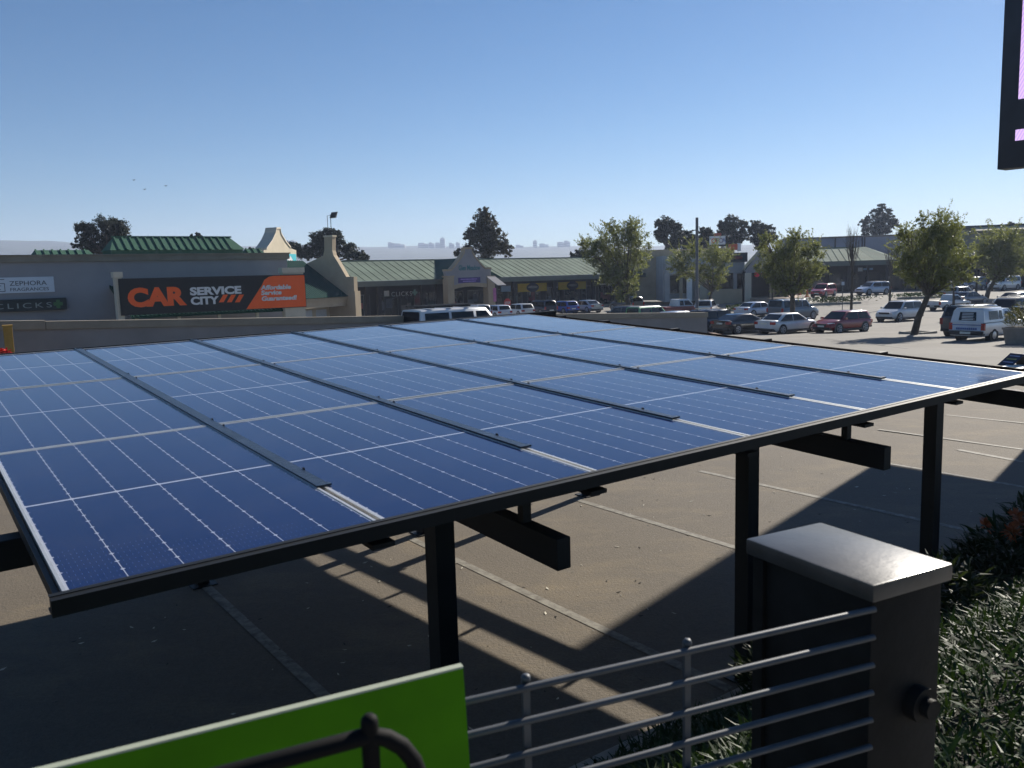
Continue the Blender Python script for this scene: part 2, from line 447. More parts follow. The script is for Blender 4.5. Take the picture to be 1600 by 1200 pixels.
# black cover strips over the long joints, with end blocks and clips
for k in range(1, 6):
    mb = MB(); u = k * PU
    slab(mb, u - .010, u + .046, .62, 3 * PV + .02, .005, .0045)
    slab(mb, u - .020, u - .010, .62, 3 * PV + .02, .010, .010)
    slab(mb, u - .022, u + .05, .59, .62, .010, .010)
    st = mb.build('cover_strip', M_SHEET, cp)
    for v in (.9, PV - .1, PV + .12, 2 * PV - .12, 2 * PV + .15, 3 * PV - .2):
        cb = MB(); slab(cb, u + .046, u + .052, v, v + .018, .012, .016); c = cb.build('clip', M_BLACK, cp); c.parent = st
mb = MB(); slab(mb, 6 * PU + .002, 7.12, -.03, 3 * PV + .03, -.012, .02)
slab(mb, 7.09, 7.12, -.03, 3 * PV + .03, -.032, .098); slab(mb, 7.12, 7.47, -.03, 3 * PV + .03, -.10, .03)  # unseen drop face and lower sheet, added to fill out the roof's shadow
mb.build('edge_sheet', mat('dark brown edge sheet', (.006, .005, .005), .95, .0, .35, 5, 0, 0), cp)
mb = MB(); slab(mb, -.03, 7.45, -.035, -.002, .002, .050); slab(mb, -.03, 7.45, -.002, .022, .005, .0035); slab(mb, -.03, 7.45, -.035, .05, -.048, .006)
mb.build('front_channel', M_BLACK, cp)
mb = MB(); slab(mb, -.03, 7.45, 3 * PV + .002, 3 * PV + .035, .01, .16); mb.build('rear_channel', M_BLACK, cp)
mb = MB(); zz_ = zc(0, 3 * PV) - .11; mb.hexa([(-.03, 3 * PV + .04, zz_ - .02), (7.47, 3 * PV + .04, zz_ + .07), (7.47, 7.3, zz_ + .07), (-.03, 7.3, zz_ - .02), (-.03, 3 * PV + .04, zz_), (7.47, 3 * PV + .04, zz_ + .09), (7.47, 7.3, zz_ + .09), (-.03, 7.3, zz_)]); mb.build('hidden_rear_overhang', M_BLACK, cp)  # unseen overhang added so the canopy shadow reaches farther back
for k in (1, 2): mb = MB(); slab(mb, .02, 6.88, k * PV - .03, k * PV + .03, -.022, .012); mb.build('gasket', M_BLACK, cp)
for k in range(1, 6): mb = MB(); slab(mb, k * PU - .03, k * PU + .03, .02, .62, -.0365, .01); mb.build('gasket', M_BLACK, cp)
mb = MB(); slab(mb, -.012, .006, 0, 3 * PV, -.012, .045); mb.build('side_channel', M_BLACK, cp)
PURL = (.28, 1.55, 2.9, 4.25, 5.5, 6.42)
for v in PURL:
    mb = MB(); slab(mb, .02, 7.44, v - .025, v + .025, -.04, .075); mb.build('purlin', M_BLACK, cp)
mb = MB(); slab(mb, -1.6, 7.44, 1.06, 1.16, -.116, .13); mb.build('girder', M_BLACK, cp, None, bevel=.004)
for k in range(1, 7):
    mb = MB(); slab(mb, k * PU - .05, k * PU + .05, .0, .12, -.088, .02); mb.build('gutter_end', M_BLACK, cp)
BU = (-.66, 2.06, 4.79, 7.53)
for u in BU:
    mb = MB(); slab(mb, u - .04, u + .04, -.02, 7.25, -.265, .15); mb.build('beam', M_BLACK, cp, None, bevel=.004)
    for v in PURL:
        mb = MB(); p0, p1 = zc(u, v) - .266, zc(u, v) - .114; mb.box(u - .025, u + .025, v - .022, v + .022, p0, p1); mb.build('stub', M_BLACK, cp)
    for v in (1.1, 6.1):
        mb = MB(); mb.box(u - .062, u + .062, v - .062, v + .062, -.05, zc(u, v) - .415); mb.box(u - .13, u + .13, v - .13, v + .13, 0, .012)
        p = mb.build('post', M_BLACK, cp)
        mb = MB(); mb.box(u - .10, u + .10, v - .10, v + .10, zc(u, v) - .4285, zc(u, v) - .4155 - .006)
        for a_ in (-.08, .08):
            for b_ in (-.08, .08): mb.tube([(u + a_, v + b_, zc(u, v) - .455), (u + a_, v + b_, zc(u, v) - .43)], .011, 6)
        q_ = mb.build('bolted_plate', M_BLACK, cp); q_.parent = p

# ------------------------------------------------------------------ foreground: gate post, wire fence, green board, handrail
D0 = atz(1365, 915, 2.6)
Cr = atz(1490, 880, 2.6); Al = atz(1170, 840, 2.6)
pw = (Cr - D0).xy.length; pl_ = (Al - D0).xy.length
ang = math.atan2((Cr - D0).y, (Cr - D0).x)
PF = Frame((D0.x, D0.y, 0), ang)
M_POST = mat('weathered dark metal', (.012, .0115, .011), .6, 0, .45, 6, .08, .12)
M_CAP = mat('dull metal cap', (.045, .043, .041), .33, .0, .4, 7, .03, .45)
gp = thing('gate_post', 'square dark metal gate post with shiny flat cap at the end of the wire fence', 'gate post', (D0.x, D0.y, 1.3), ang)
mb = MB(); mb.box(.014, pw - .014, .014, pl_ - .014, 0, 1.262); mb.build('shaft', M_POST, gp, 40, bevel=.004)
mb = MB(); mb.box(0, pw, 0, pl_, 1.264, 1.30); mb.build('cap', M_CAP, gp, 50, bevel=.006)
kx, kz = PF.pl(1438, 1100, 0.0)
mb = MB(); mb.tube([(kx, .014, kz - 1.3), (kx, -.012, kz - 1.3)], .036, 20); mb.tube([(kx, -.012, kz - 1.3), (kx, -.03, kz - 1.3)], .02, 16); mb.build('knob', M_POST, gp, 40)
mb = MB(); mb.box(.004, .0139, pl_ - .05, pl_ - .02, 0, 1.262); mb.build('angle_strip', M_POST, gp)

FA = R(22)                                        # fence runs to the left and slightly towards the camera
FN = Frame((D0.x, D0.y, 0), FA)                   # local +x runs right
M_WIRE = mat('galvanised wire', (.06, .066, .075), .5, .2, .2, 12)
fx0, fzz = FN.pl(825, 1049, 0); fx1, fz1 = FN.pl(1079, 1007, 0)
fn = thing('wire_fence', 'low fence of thin horizontal grey rods between the green board and the gate post', 'fence', (D0.x, D0.y, 1.3), FA)
top = 2.553
sp_ = .0555
for k in range(14):
    z = top - k * sp_
    mb = MB(); r = .0062
    mb.tube([(-3.6, 0, z - 1.3), (-.9, 0, z - 1.3), (.004, 0, z - 1.3)], r, 8); mb.build('rod', M_WIRE, fn, 60)
step = fx1 - fx0
for k in range(-9, 2):
    x = fx0 + k * step
    if x > -.05: continue
    mb = MB(); mb.box(x - .006, x + .006, .008, .016, 0, top - 1.3 + .004); vb = mb.build('upright', M_WIRE, fn)
    kb_ = MB(); kb_.ball((x, .01, top - 1.3 + .010), .0085, 10); q = kb_.build('ball_tip', M_WIRE, fn, 80); q.parent = vb
# green board wired to the near side of the fence
GY = -.035
gpts = [FN.pl(722, 1042, GY), FN.pl(85, 1200, GY)]
(xr, zr), (xl, zl) = gpts
M_GREEN = mat('lime corrugated board', (.062, .205, .002), .65, 0, .2, 4, .06, .12)
M_BEDGE = mat('lit board edge', (.34, .37, .28), .6, 0, .1, 9)  # pale tone puts the light on the board's top into the colour
bo = thing('green_board', 'plain lime green plastic board tied to the wire fence', 'board', (D0.x, D0.y, 1.3), FA)
sl_ = (zr - zl) / (xr - xl); xl2 = xl - .5; zl2 = zr + sl_ * (xl2 - xr)
xr_b = FN.pl(736, 1200, GY)[0]
mb = MB(); th = .005
mb.prism([(xl2, zl2 - 1.3), (xr, zr - 1.3), (xr_b + .012, zr - .62 - 1.3), (xl2, zr - .72 - 1.3)], 'y', GY - th, GY + th)
mb.build('panel', M_GREEN, bo)
mb = MB(); e = .0035
mb.hexa([(xl2, GY - th - .001, zl2 - 1.3 + .0005), (xr, GY - th - .001, zr - 1.3 + .0005), (xr, GY + th + .001, zr - 1.3 + .0005), (xl2, GY + th + .001, zl2 - 1.3 + .0005)] +
        [(xl2, GY - th - .001, zl2 - 1.3 + e), (xr, GY - th - .001, zr - 1.3 + e), (xr, GY + th + .001, zr - 1.3 + e), (xl2, GY + th + .001, zl2 - 1.3 + e)])
mb.build('top_edge', M_BEDGE, bo)
# black handrail with a bent end in front of the board
HY = -.42
M_RAILB = mat('matt black tube', (.004, .004, .0045), .7, 0, .2, 5, 0, .15)
def hp(px, py): x, z = FN.pl(px, py, HY); return Vector((x, HY, z - 1.3))
hr = thing('handrail', 'black tubular handrail with curved end in front of the green board', 'handrail', (D0.x, D0.y, 1.3), FA)
a = hp(330, 1216); b = hp(577, 1149); dirv = (a - b).normalized()
pts = [b + dirv * 1.2, a, b + dirv * .1, b]
for q in ((604, 1153), (628, 1166), (646, 1188), (656, 1215), (662, 1260)): pts.append(hp(*q))
mb = MB(); mb.tube(pts, .0085, 12); mb.build('rail', M_RAILB, hr, 80)
c = hp(577, 1128); mb = MB(); mb.tube([c, c - Vector((0, 0, 1.05))], .0085, 12); mb.ball(c, .0085, 12); mb.build('rail_post', M_RAILB, hr, 80)

# ------------------------------------------------------------------ LED sign board
P0 = Vector((5.88, 13.22, 0)); best = None
for i in range(400):
    s = 6 + i * .02; P = P0 + SUNV * (s / math.cos(R(SUN_EL)))
    q = P - CAM; cx, cy, cz = q.dot(_r2), q.dot(_d2), q.dot(_fw); e = (800 + FPX * cx / cz - 1558) ** 2 + (600 + FPX * cy / cz - 265) ** 2
    if best is None or e < best[0]: best = (e, P)
LP = at(1558, 265, best[1].y)
print('LED corner', LP, best[0])
LA = math.atan2(-1.4, 1.1)
led = thing('led_screen', 'tall dark framed electronic display board with lilac screen at the right edge', 'display board', (LP.x, LP.y, 0), LA)
LF = Frame((LP.x, LP.y, 0), LA)
M_NAVY = mat('dark navy cladding', (.022, .028, .042), .5, 0, .2, 2)
z0, LW, LH = LP.z, 3.9, 4.75
mb = MB(); mb.box(0, LW, 0, .45, z0, z0 + LH); mb.build('cabinet', M_NAVY, led, 40, bevel=.01)
def led_mat():
    m, t, b = new_mat('lilac screen')
    tc = N(t, 'ShaderNodeTexCoord'); sp = N(t, 'ShaderNodeSeparateXYZ'); t.links.new(tc.outputs['Object'], sp.inputs[0])
    d = mth(t, 'FRACT', mth(t, 'MULTIPLY', mth(t, 'ADD', sp.outputs[0], mth(t, 'MULTIPLY', sp.outputs[2], -.55)), 14))
    c = mixc(t, mth(t, 'LESS_THAN', d, .35), (.52, .36, .66), (.36, .25, .55))
    b.inputs['Base Color'].default_value = (.05, .05, .06, 1); t.links.new(c, b.inputs['Emission Color']); b.inputs['Emission Strength'].default_value = .95
    return m
M_LED = led_mat()
xa, za = LF.pl(1591, 155, -.01); xb, zb1 = LF.pl(1586, 220, -.01); _, zb0 = LF.pl(1586, 203, -.01)
mb = MB(); mb.box(xa, LW - xa, -.012, 0, za, z0 + LH - .35); mb.build('screen', M_LED, led)
mb = MB(); mb.box(xb, LW - xb, -.012, 0, min(zb0, zb1), max(zb0, zb1)); mb.build('ticker_screen', M_LED, led)
mb = MB(); mb.box(LW / 2 - .2, LW / 2 + .2, .08, .4, -1.2, z0); mb.build('pole', M_NAVY, led)

# ------------------------------------------------------------------ planted bank
rng = random.Random(5)
M_LEAF_GC = leaf_mat('ground cover leaf', (.012, .030, .006), (.032, .062, .013), .2, .55, .25)
mb = MB()
def blade(mb, p, d, L, w, up, m=0):
    s = d.cross(up); 
    if s.length < 1e-4: return
    s = s.normalized() * w; n = up
    a = p; b = p + d * L * .5 + n * L * .12; c = p + d * L
    mb.quad(a - s * .5, a + s * .5, b + s, b - s, m=m); mb.quad(b - s, b + s, c + s * .15, c - s * .15, m=m)
for i in range(46000):
    u = rng.uniform(-1.5, 9.5) if i % 3 else rng.uniform(1.2, 6.0); v = rng.uniform(-1.9, .72)
    P = CAN.w(u, v, 0)
    z = gz(P.x, P.y)
    hill = .5 + .5 * mnoise.noise(Vector((u * 1.3, v * 1.3, 2)))
    if rng.random() > .35 + hill: continue
    base = Vector((P.x, P.y, z + rng.uniform(.0, .14) * (.4 + hill)))
    d = Vector((rng.gauss(0, 1), rng.gauss(0, 1), rng.uniform(.15, 1.3))).normalized()
    blade(mb, base, d, rng.uniform(.05, .13), rng.uniform(.004, .008), Vector((rng.gauss(0, .4), rng.gauss(0, .4), 1)).normalized())
gc = mb.build('ground_cover', M_LEAF_GC, None, None, recalc=False); tag(gc, 'low dense fleshy leaved ground cover on the bank beside the gate post', 'ground cover', kind='stuff')
M_LEAF_SH = leaf_mat('shrub leaf', (.018, .03, .010), (.04, .06, .018), .25, .5)
M_FLOWER = mat('orange flower', (.42, .10, .025), .6, 0, .3, 30)
def shrub(name, label, cat, P, h, w, n, group, flowers=0, lm=None, fm=None, seed=1, blade_l=.14):
    r = random.Random(seed); t = thing(name, label, cat, P, 0, group)
    mb = MB()
    for i in range(n):
        a = r.uniform(0, 6.283); rr = w * math.sqrt(r.random()) ; zz = h * r.uniform(.05, 1) * (1 - .6 * (rr / w) ** 2)
        p = Vector((rr * math.cos(a), rr * math.sin(a), zz)); d = Vector((math.cos(a) * .7 + r.gauss(0, .5), math.sin(a) * .7 + r.gauss(0, .5), r.uniform(-.1, 1))).normalized()
        blade(mb, p, d, blade_l * r.uniform(.6, 1.2), blade_l * .09, Vector((r.gauss(0, .5), r.gauss(0, .5), 1)).normalized())
    mb.build('foliage', lm or M_LEAF_SH, t, None, recalc=False)
    mb = MB()
    for k in range(6): a = r.uniform(0, 6.28); mb.tube([(0, 0, -.05), (w * .3 * math.cos(a), w * .3 * math.sin(a), h * .5)], [.012, .006], 5)
    mb.build('stems', M_BARK, t)
    for k in range(flowers):
        a = r.uniform(0, 6.28); rr = w * .5 * math.sqrt(r.random()); fb = MB()
        c = Vector((rr * math.cos(a), rr * math.sin(a), h * r.uniform(.85, 1.08)))
        for q in range(26):
            d = Vector((r.gauss(0, 1), r.gauss(0, 1), r.gauss(.5, 1))).normalized(); blade(fb, c, d, blade_l * .55, blade_l * .09, Vector((r.gauss(0, .5), r.gauss(0, .5), 1)).normalized())
        fb.build('flower_head', fm or M_FLOWER, t, None, recalc=False)
    return t
def ong(u, v): P = CAN.w(u, v, 0); return Vector((P.x, P.y, gz(P.x, P.y)))
shrub('flowering_shrub', 'dark shrub with orange flower heads at the far right end of the bank', 'shrub', ong(6.35, -.12), .60, .42, 1500, 'shrubs on the bank', 7, seed=3)
shrub('shrub', 'dark leafy shrub just behind the gate post on the bank', 'shrub', ong(5.5, -.05), .5, .55, 1500, 'shrubs on the bank', 0, seed=4)
shrub('shrub', 'dark leafy shrub without flowers right of the orange flowering one', 'shrub', ong(7.4, -.25), .7, .6, 1500, 'shrubs on the bank', 0, seed=6)
shrub('shrub', 'low grassy clump at the foot of the middle carport post', 'shrub', ong(4.55, .45), .26, .4, 900, 'shrubs on the bank', 0, seed=8)
# fallen leaves and bits on the tarmac
mb = MB()
for i in range(260):
    u, v = rng.uniform(-1, 12), rng.uniform(.95, 7); P = CAN.w(u, v, 0); a = rng.uniform(0, 6.28); L = rng.uniform(.012, .035); z = gz(P.x, P.y) + .006
    d = Vector((math.cos(a), math.sin(a), .25)) * L; s = Vector((-math.sin(a), math.cos(a), .2)) * L * .4; c = Vector((P.x, P.y, z))
    mb.quad(c - d - Vector((0, 0, -.006)), c + s, c + d, c - s, m=i % 2)
tag(mb.build('fallen_leaves', [mat('pale dry leaf', (.45, .42, .34), .8, 0, .3, 40), mat('dark dry leaf', (.04, .03, .02), .8, 0, .3, 40)], None, None, recalc=False), 'small dry leaves scattered on the parking lot tarmac', 'leaves', kind='stuff')

# ================================================================== the shopping centre
M_ROOF = mat('green sheet roof', (.145, .185, .145), .85, 0, .2, .35, .03, .12)
M_ROOF_SHADE = mat('shaded green sheet roof', (.018, .065, .055), .85, 0, .2, .4, .03, .1)  # green roof again, with the shade of the dark slopes put into its colour
M_ROOFM = mat('mid green sheet roof', (.055, .12, .085), .85, 0, .2, .4, .03, .1)
M_FASCIA = mat('grey green fascia', (.12, .135, .115), .7, 0, .1, 1)
M_SHOP = mat('dark shaded shopfront', (.020, .017, .017), .8, 0, .25, 1.5, .1)  # shade under the eaves is put into this dark colour
M_BEIGE = mat('beige plaster', (.40, .32, .22), .88, 0, .1, .8, .1)
M_CREAML = mat('pale cream plaster', (.50, .44, .33), .88, 0, .1, .8, .1)
M_PARA = mat('grey painted parapet', (.30, .29, .30), .9, 0, .08, .5, .1)
M_COPE = mat('buff coping', (.26, .225, .175), .9, 0, .14, 1.2, .15)
M_WALLP = mat('painted boundary wall', (.24, .225, .22), .9, 0, .12, .7, .2)
M_GLASSW = mat('shop window glass', (.02, .024, .026), .06, 0, .4, .8, 0, .7)
M_FRAMEW = mat('window frame', (.12, .12, .12), .5, 0, .1, 3)
M_SIGNW = mat('white sign face', (.62, .66, .72), .5, 0, .04, 2)
M_SIGND = mat('dark green sign face', (.010, .020, .022), .5, 0, .1, 2)
M_SIGNB = mat('charcoal sign face', (.010, .010, .012), .5, 0, .1, 2)
M_ORANGE = mat('orange sign vinyl', (.95, .125, .015), .55, 0, .04, 2)
M_LETW = mat('pale lettering', (.66, .66, .66), .5, 0, .04, 4)
M_LETD = mat('dark lettering', (.05, .06, .075), .5, 0, .05, 4)
M_YELLOW = mat('yellow sign face', (.62, .42, .01), .5, 0, .08, 2)
M_PURPLE = mat('purple banner', (.055, .035, .17), .6, 0, .1, 2)
M_PINK = mat('pink banner', (.50, .16, .36), .6, 0, .1, 2)
M_SKYB = mat('light blue sign', (.28, .42, .62), .5, 0, .05, 2)
M_TURQ = mat('turquoise sign', (.02, .42, .50), .5, 0, .05, 2)
M_TEAL = mat('teal lettering', (.03, .17, .19), .5, 0, .05, 2)
M_REDS = mat('red sign', (.55, .025, .02), .5, 0, .08, 2)
M_BLUEW = mat('blue grey warehouse cladding', (.19, .22, .29), .7, 0, .1, .3)
M_GREYWH = mat('grey warehouse wall', (.21, .205, .195), .8, 0, .1, .3)
def signbox(mb, x0, x1, z0, z1, y, th=.12, m=0): mb.box(x0, x1, y, y + th, z0, z1, m)
def ribs(mb, x0, x1, y0, z0, y1, z1, step, h=.05, w=.05, sx=0.0, m=0):
    n = int((x1 - x0) / step)
    for k in range(n + 1):
        x = x0 + k * step
        mb.hexa([(x, y0, z0), (x + w, y0, z0), (x + w + sx, y1, z1), (x + sx, y1, z1), (x, y0, z0 + h), (x + w, y0, z0 + h), (x + w + sx, y1, z1 + h), (x + sx, y1, z1 + h)], m)

# ---- left shop block with flat parapet
p = at(448, 400, 52); FL = Frame((p.x, p.y, 0), R(36))
lb = thing('shop_building', 'grey parapet walled shop block on the left with green roof lights on top', 'building', FL.o, R(36))
zt = FL.pl(300, 396, 0)[1]; zc0 = FL.pl(300, 406.5, 0)[1]
mb = MB(); mb.box(-26, 0, 0, 16, -1.5, zc0); mb.build('wall', M_PARA, lb)
mb = MB(); mb.box(-26.1, .12, -.12, 16.1, zc0, zt - .06); mb.box(-26.16, .18, -.18, 16.16, zt - .06, zt); mb.build('coping', M_COPE, lb)
# raised roof lights
x0, zr = FL.pl(170, 371, 7.0); x1, _ = FL.pl(374, 371, 7.0); xb0, zb = FL.pl(172, 391, 5.6); xb1, _ = FL.pl(383, 391, 5.6)
mb = MB()
def hipm(mb, xa, xb, y0, z0, y1, z1, ya=None, ribstep=.45, hip=.5, wall=.35, rh=.07):
    yc = y1; yb = 2 * y1 - y0
    mb.quad((xa, y0, z0), (xb, y0, z0), (xb - hip, yc, z1), (xa + hip, yc, z1)); mb.quad((xb, yb, z0), (xa, yb, z0), (xa + hip, yc, z1), (xb - hip, yc, z1))
    mb.quad((xb, y0, z0), (xb, yb, z0), (xb - hip, yc, z1)); mb.quad((xa, yb, z0), (xa, y0, z0), (xa + hip, yc, z1))
    mb.box(xa + .1, xb - .1, y0 + .1, yb - .1, z0 - wall, z0)
    ribs(mb, xa + hip, xb - hip - .05, y0, z0, yc, z1, ribstep, rh, .09)
hipm(mb, xb0, xb1, 5.6, zb, 7.0, zr)
mb.box(xb0 + .4, xb1 - .4, 6.95, 7.05, zr, zr + .09)
mb.build('roof', M_ROOFM, lb)
xa, za = FL.pl(45, 391, 9); xc, zcx = FL.pl(146, 391, 9)
mb = MB(); hipm(mb, xa, xc, 8, za - .5, 9, za, hip=.3, wall=.5); mb.build('roof', M_ROOFM, lb)
xa, za = FL.pl(376, 389, 8); xc, zcx = FL.pl(412, 389, 8)
mb = MB(); hipm(mb, xa, xc, 7.2, za - .5, 8, za, hip=.3, wall=.5); mb.build('roof', M_ROOFM, lb)
mb = MB(); mb.box(-14, -2, 5.2, 9.2, zt - .5, zb - .36); mb.build('clerestory', M_PARA, lb)
# lean-to sheet roof under the long sign
FS_y = -5.0
x0, zl0 = FL.pl(206, 494.5, FS_y + .3); x1, zl1 = FL.pl(470, 488, FS_y + .3)
mb = MB(); mb.hexa([(x0, FS_y + .3, zl0 - .12), (x1, FS_y + .3, zl0 - .12), (x1, -.02, zl0 + 1.4), (x0, -.02, zl0 + 1.4), (x0, FS_y + .3, zl0), (x1, FS_y + .3, zl0), (x1, -.02, zl0 + 1.52), (x0, -.02, zl0 + 1.52)])
ribs(mb, x0, x1 - .1, FS_y + .3, zl0, -.02, zl0 + 1.52, .22, .045, .07); mb.build('lean_to_roof', M_ROOF_SHADE, lb)
mb = MB()
for k in range(5):
    x = x0 + .2 + (x1 - x0 - .6) * k / 4; mb.box(x, x + .15, FS_y + .5, FS_y + .65, -1, zl0 - .12)
mb.build('lean_to_posts', M_CREAM, lb)

# perfume shop sign and pharmacy sign on the wall
xr, zu = FL.pl(83.5, 432, -.08); _, zd = FL.pl(83.5, 456, -.08)
sg = thing('wall_sign', 'pale blue white fragrance shop sign on the grey wall above the pharmacy sign', 'sign', FL.o, R(36))
H = zu - zd; mb = MB(); mb.box(xr - 5.2, xr, -.07, -.004, zd, zu); mb.build('sign_face', M_SIGNW, sg)
xz, _ = FL.pl(14.5, 444, -.08); xe, _ = FL.pl(73, 444, -.08); xe2, _ = FL.pl(75, 444, -.08)
text('lettering', 'ZEPHORA', H * .42, M_LETD, sg, (xz, -.075, zd + H * .47), width=xe - xz)
text('lettering', 'FRAGRANCES', H * .3, M_LETD, sg, (xz, -.075, zd + H * .12), width=xe2 - xz)
mb = MB(); q = H * .045; lx = xz - H * 1.0
for (a, b, c, d) in ((0, .75, .86, .9), (0, .04, .1, .9), (.71, .75, .1, .62), (0, .75, .1, .14), (.2, .55, .46, .5), (.2, .24, .24, .5), (.2, .5, .22, .26), (.3, .34, .62, .86), (.3, .75, .6, .64)):
    mb.box(lx + a * H, lx + b * H, -.076, -.066, zd + c * H, zd + d * H)
mb.build('emblem', M_LETD, sg)
xr, zu = FL.pl(103.5, 465, -.3); _, zd = FL.pl(103.5, 483.5, -.3); H = zu - zd
sg = thing('wall_sign', 'long dark pharmacy box sign with green cross on the grey wall of the left block', 'sign', FL.o, R(36))
mb = MB(); mb.box(xr - 6.2, xr, -.28, -.004, zd, zu); mb.build('sign_box', M_SIGND, sg, None, bevel=.02)
xl, _ = FL.pl(-10, 476, -.3); xe, _ = FL.pl(80, 476, -.3)
M_CLK = mat('grey green lettering', (.30, .33, .30), .5, 0, .05, 4); M_GRN = mat('green cross', (.05, .16, .05), .5, 0, .05, 4)
text('lettering', 'CLICKS', H * .62, M_CLK, sg, (xl, -.285, zd + H * .24), width=xe - xl, spacing=1.35)
def cross(mb, x, z, r, y):
    for a in range(4):
        c, s = math.cos(a * math.pi / 2), math.sin(a * math.pi / 2)
        P = [(r * .12, 0), (r * .42, r * .55), (r * .38, r * .95), (0, r), (-r * .38, r * .95), (-r * .42, r * .55), (-r * .12, 0)]
        mb.prism([(x + c * u - s * w, z + s * u + c * w) for u, w in P], 'y', y - .012 - a * .001, y)
xq, _ = FL.pl(91, 475, -.3); mb = MB(); cross(mb, xq, zd + H * .5, H * .36, -.285); mb.build('cross', M_GRN, sg)

# ---- car service sign on two piers
FS = Frame(FL.w(0, FS_y, 0), R(36))
x0, ztl = FS.pl(184, 434, 0); x1, ztr = FS.pl(475, 430, 0); _, zbl = FS.pl(190, 491, 0); _, zbr = FS.pl(476, 481.5, 0)
zT = (ztl + ztr) / 2; zB = (zbl + zbr) / 2; Hs = zT - zB
cs = thing('billboard', 'long black and orange car service sign board carried on two plastered piers', 'billboard', FS.o, R(36))
mb = MB(); mb.box(x0, x1, -.1, -.004, zB, zT); mb.build('panel', M_SIGNB, cs)
xo, _ = FS.pl(385, 484, -.11); xo2, _ = FS.pl(413, 432, -.11)
cpt = []
for k in range(7):
    a = R(180 - 62 - k * 28 / 6 - 0); 
arc = [(xo2 - .18, zT - .55), (xo2 - .02, zT - .26), (xo2 + .22, zT - .1), (xo2 + .5, zT - .045)]
mb = MB(); mb.prism([(xo, zB + .03), *arc, (x1 - .06, zT - .045), (x1 - .03, zT - .08), (x1 - .03, zB + .03)], 'y', -.118, -.1); mb.build('orange_panel', M_ORANGE, cs)
def fx(px, py=455): return FS.pl(px, py, -.12)
xa, zcap = fx(201, 477); xb, _ = fx(293, 477)
text('lettering', 'CAR', Hs * .66, M_ORANGE, cs, (xa, -.112, FS.pl(247, 476.5, -.12)[1]), width=xb - xa, bold=.07)
xa, _ = fx(297); xb, _ = fx(377.5)
text('lettering', 'SERVICE', Hs * .295, M_LETW, cs, (xa, -.112, FS.pl(337, 459.5, -.12)[1]), width=xb - xa, bold=.025)
xa, _ = fx(297); xb, _ = fx(341.5)
text('lettering', 'CITY', Hs * .295, M_LETW, cs, (xa, -.112, FS.pl(320, 475.0, -.12)[1]), width=xb - xa, bold=.025)
mb = MB()
for px in (342, 354.5, 367):
    (xa, za), (xb, zb_) = fx(px, 472.5), fx(px + 7, 460.5); w = fx(px + 7.5)[0] - fx(px)[0]
    mb.prism([(xa, za), (xa + w, za), (xb + w, zb_), (xb, zb_)], 'y', -.118, -.1)
mb.build('stripes', M_ORANGE, cs)
for s_, px0, px1, py in (('Affordable', 408, 455.5, 451.8), ('Service', 408, 440, 460.2), ('Guaranteed!', 408.5, 463.5, 468.8)):
    xa, zq = fx(px0, py); xb, _ = fx(px1, py); text('lettering', s_, Hs * .18, M_LETW, cs, (xa, -.128, FS.pl((px0 + px1) / 2, py, -.12)[1]), width=xb - xa, bold=.014, shear=.12)
for (pa, pb, pt, dep) in ((176.5, 191, 425, .5), (440, 475, 418.5, .45)):
    xa, zq = FS.pl(pa, pt, 0); xb, _ = FS.pl(pb, pt, 0)
    mb = MB(); mb.box(xa + .06, xb - .06, 0, dep, -1.5, zq - .28); mb.box(xa, xb, -.06, dep + .06, zq - .28, zq); mb.build('pier', M_CREAM, cs)

# ---- boundary wall in two stretches with a vehicle gap
p = at(1105, 488, 45); FW = Frame((p.x, p.y, 0), R(36))
def wall_run(label, xa, xb, za, zb_, step=None):
    t = thing('boundary_wall', label, 'wall', FW.o, R(36))
    def zz(x): return za + (zb_ - za) * (x - xa) / (xb - xa)
    mb = MB(); mb.hexa([(xa, 0, -2), (xb, 0, -2), (xb, .22, -2), (xa, .22, -2), (xa, 0, zz(xa) - .26), (xb, 0, zz(xb) - .26), (xb, .22, zz(xb) - .26), (xa, .22, zz(xa) - .26)]); mb.build('wall', M_WALLP, t)
    mb = MB(); segs = [(xa, xb, 0)] if step is None else [(xa, step, .03), (step + .01, xb, 0)]
    for a, b, dz in segs: mb.hexa([(a, -.07, zz(a) - .255), (b, -.07, zz(b) - .255), (b, .29, zz(b) - .255), (a, .29, zz(a) - .255), (a, -.07, zz(a) + dz), (b, -.07, zz(b) + dz), (b, .29, zz(b) + dz), (a, .29, zz(a) + dz)])
    mb.build('coping', M_COPE, t, None, bevel=.01); return t
xa, za = FW.pl(828, 491, 0); _, zb_ = FW.pl(1105, 488, 0)
wall_run('low grey boundary wall stretch behind the carport right of the white roof rack vehicle', xa, 0, za, zb_)
xb, zb_ = FW.pl(645, 493, 0); xa, za = FW.pl(0, 503, 0); xs, _ = FW.pl(70, 501, 0)
wall_run('long grey boundary wall stretch behind the carport on the left', xa - 8, xb, za + (za - zb_) / (xb - xa) * 8, zb_, xs)
a, b = gpt(1100, 522.5), gpt(1219, 534); d = (b - a).normalized(); ln = (b - a).length
lw = thing('low_wall', 'ankle high brown brick edging wall between the carport and the parked cars', 'wall', (a.x, a.y, a.z), math.atan2(d.y, d.x))
mb = MB(); mb.box(-2, ln, 0, .22, -.3, .17); mb.box(-2.02, ln + .02, -.03, .25, .17, .23); mb.build('wall', mat('brown brick', (.15, .085, .06), .85, 0, .2, 8, .2), lw)
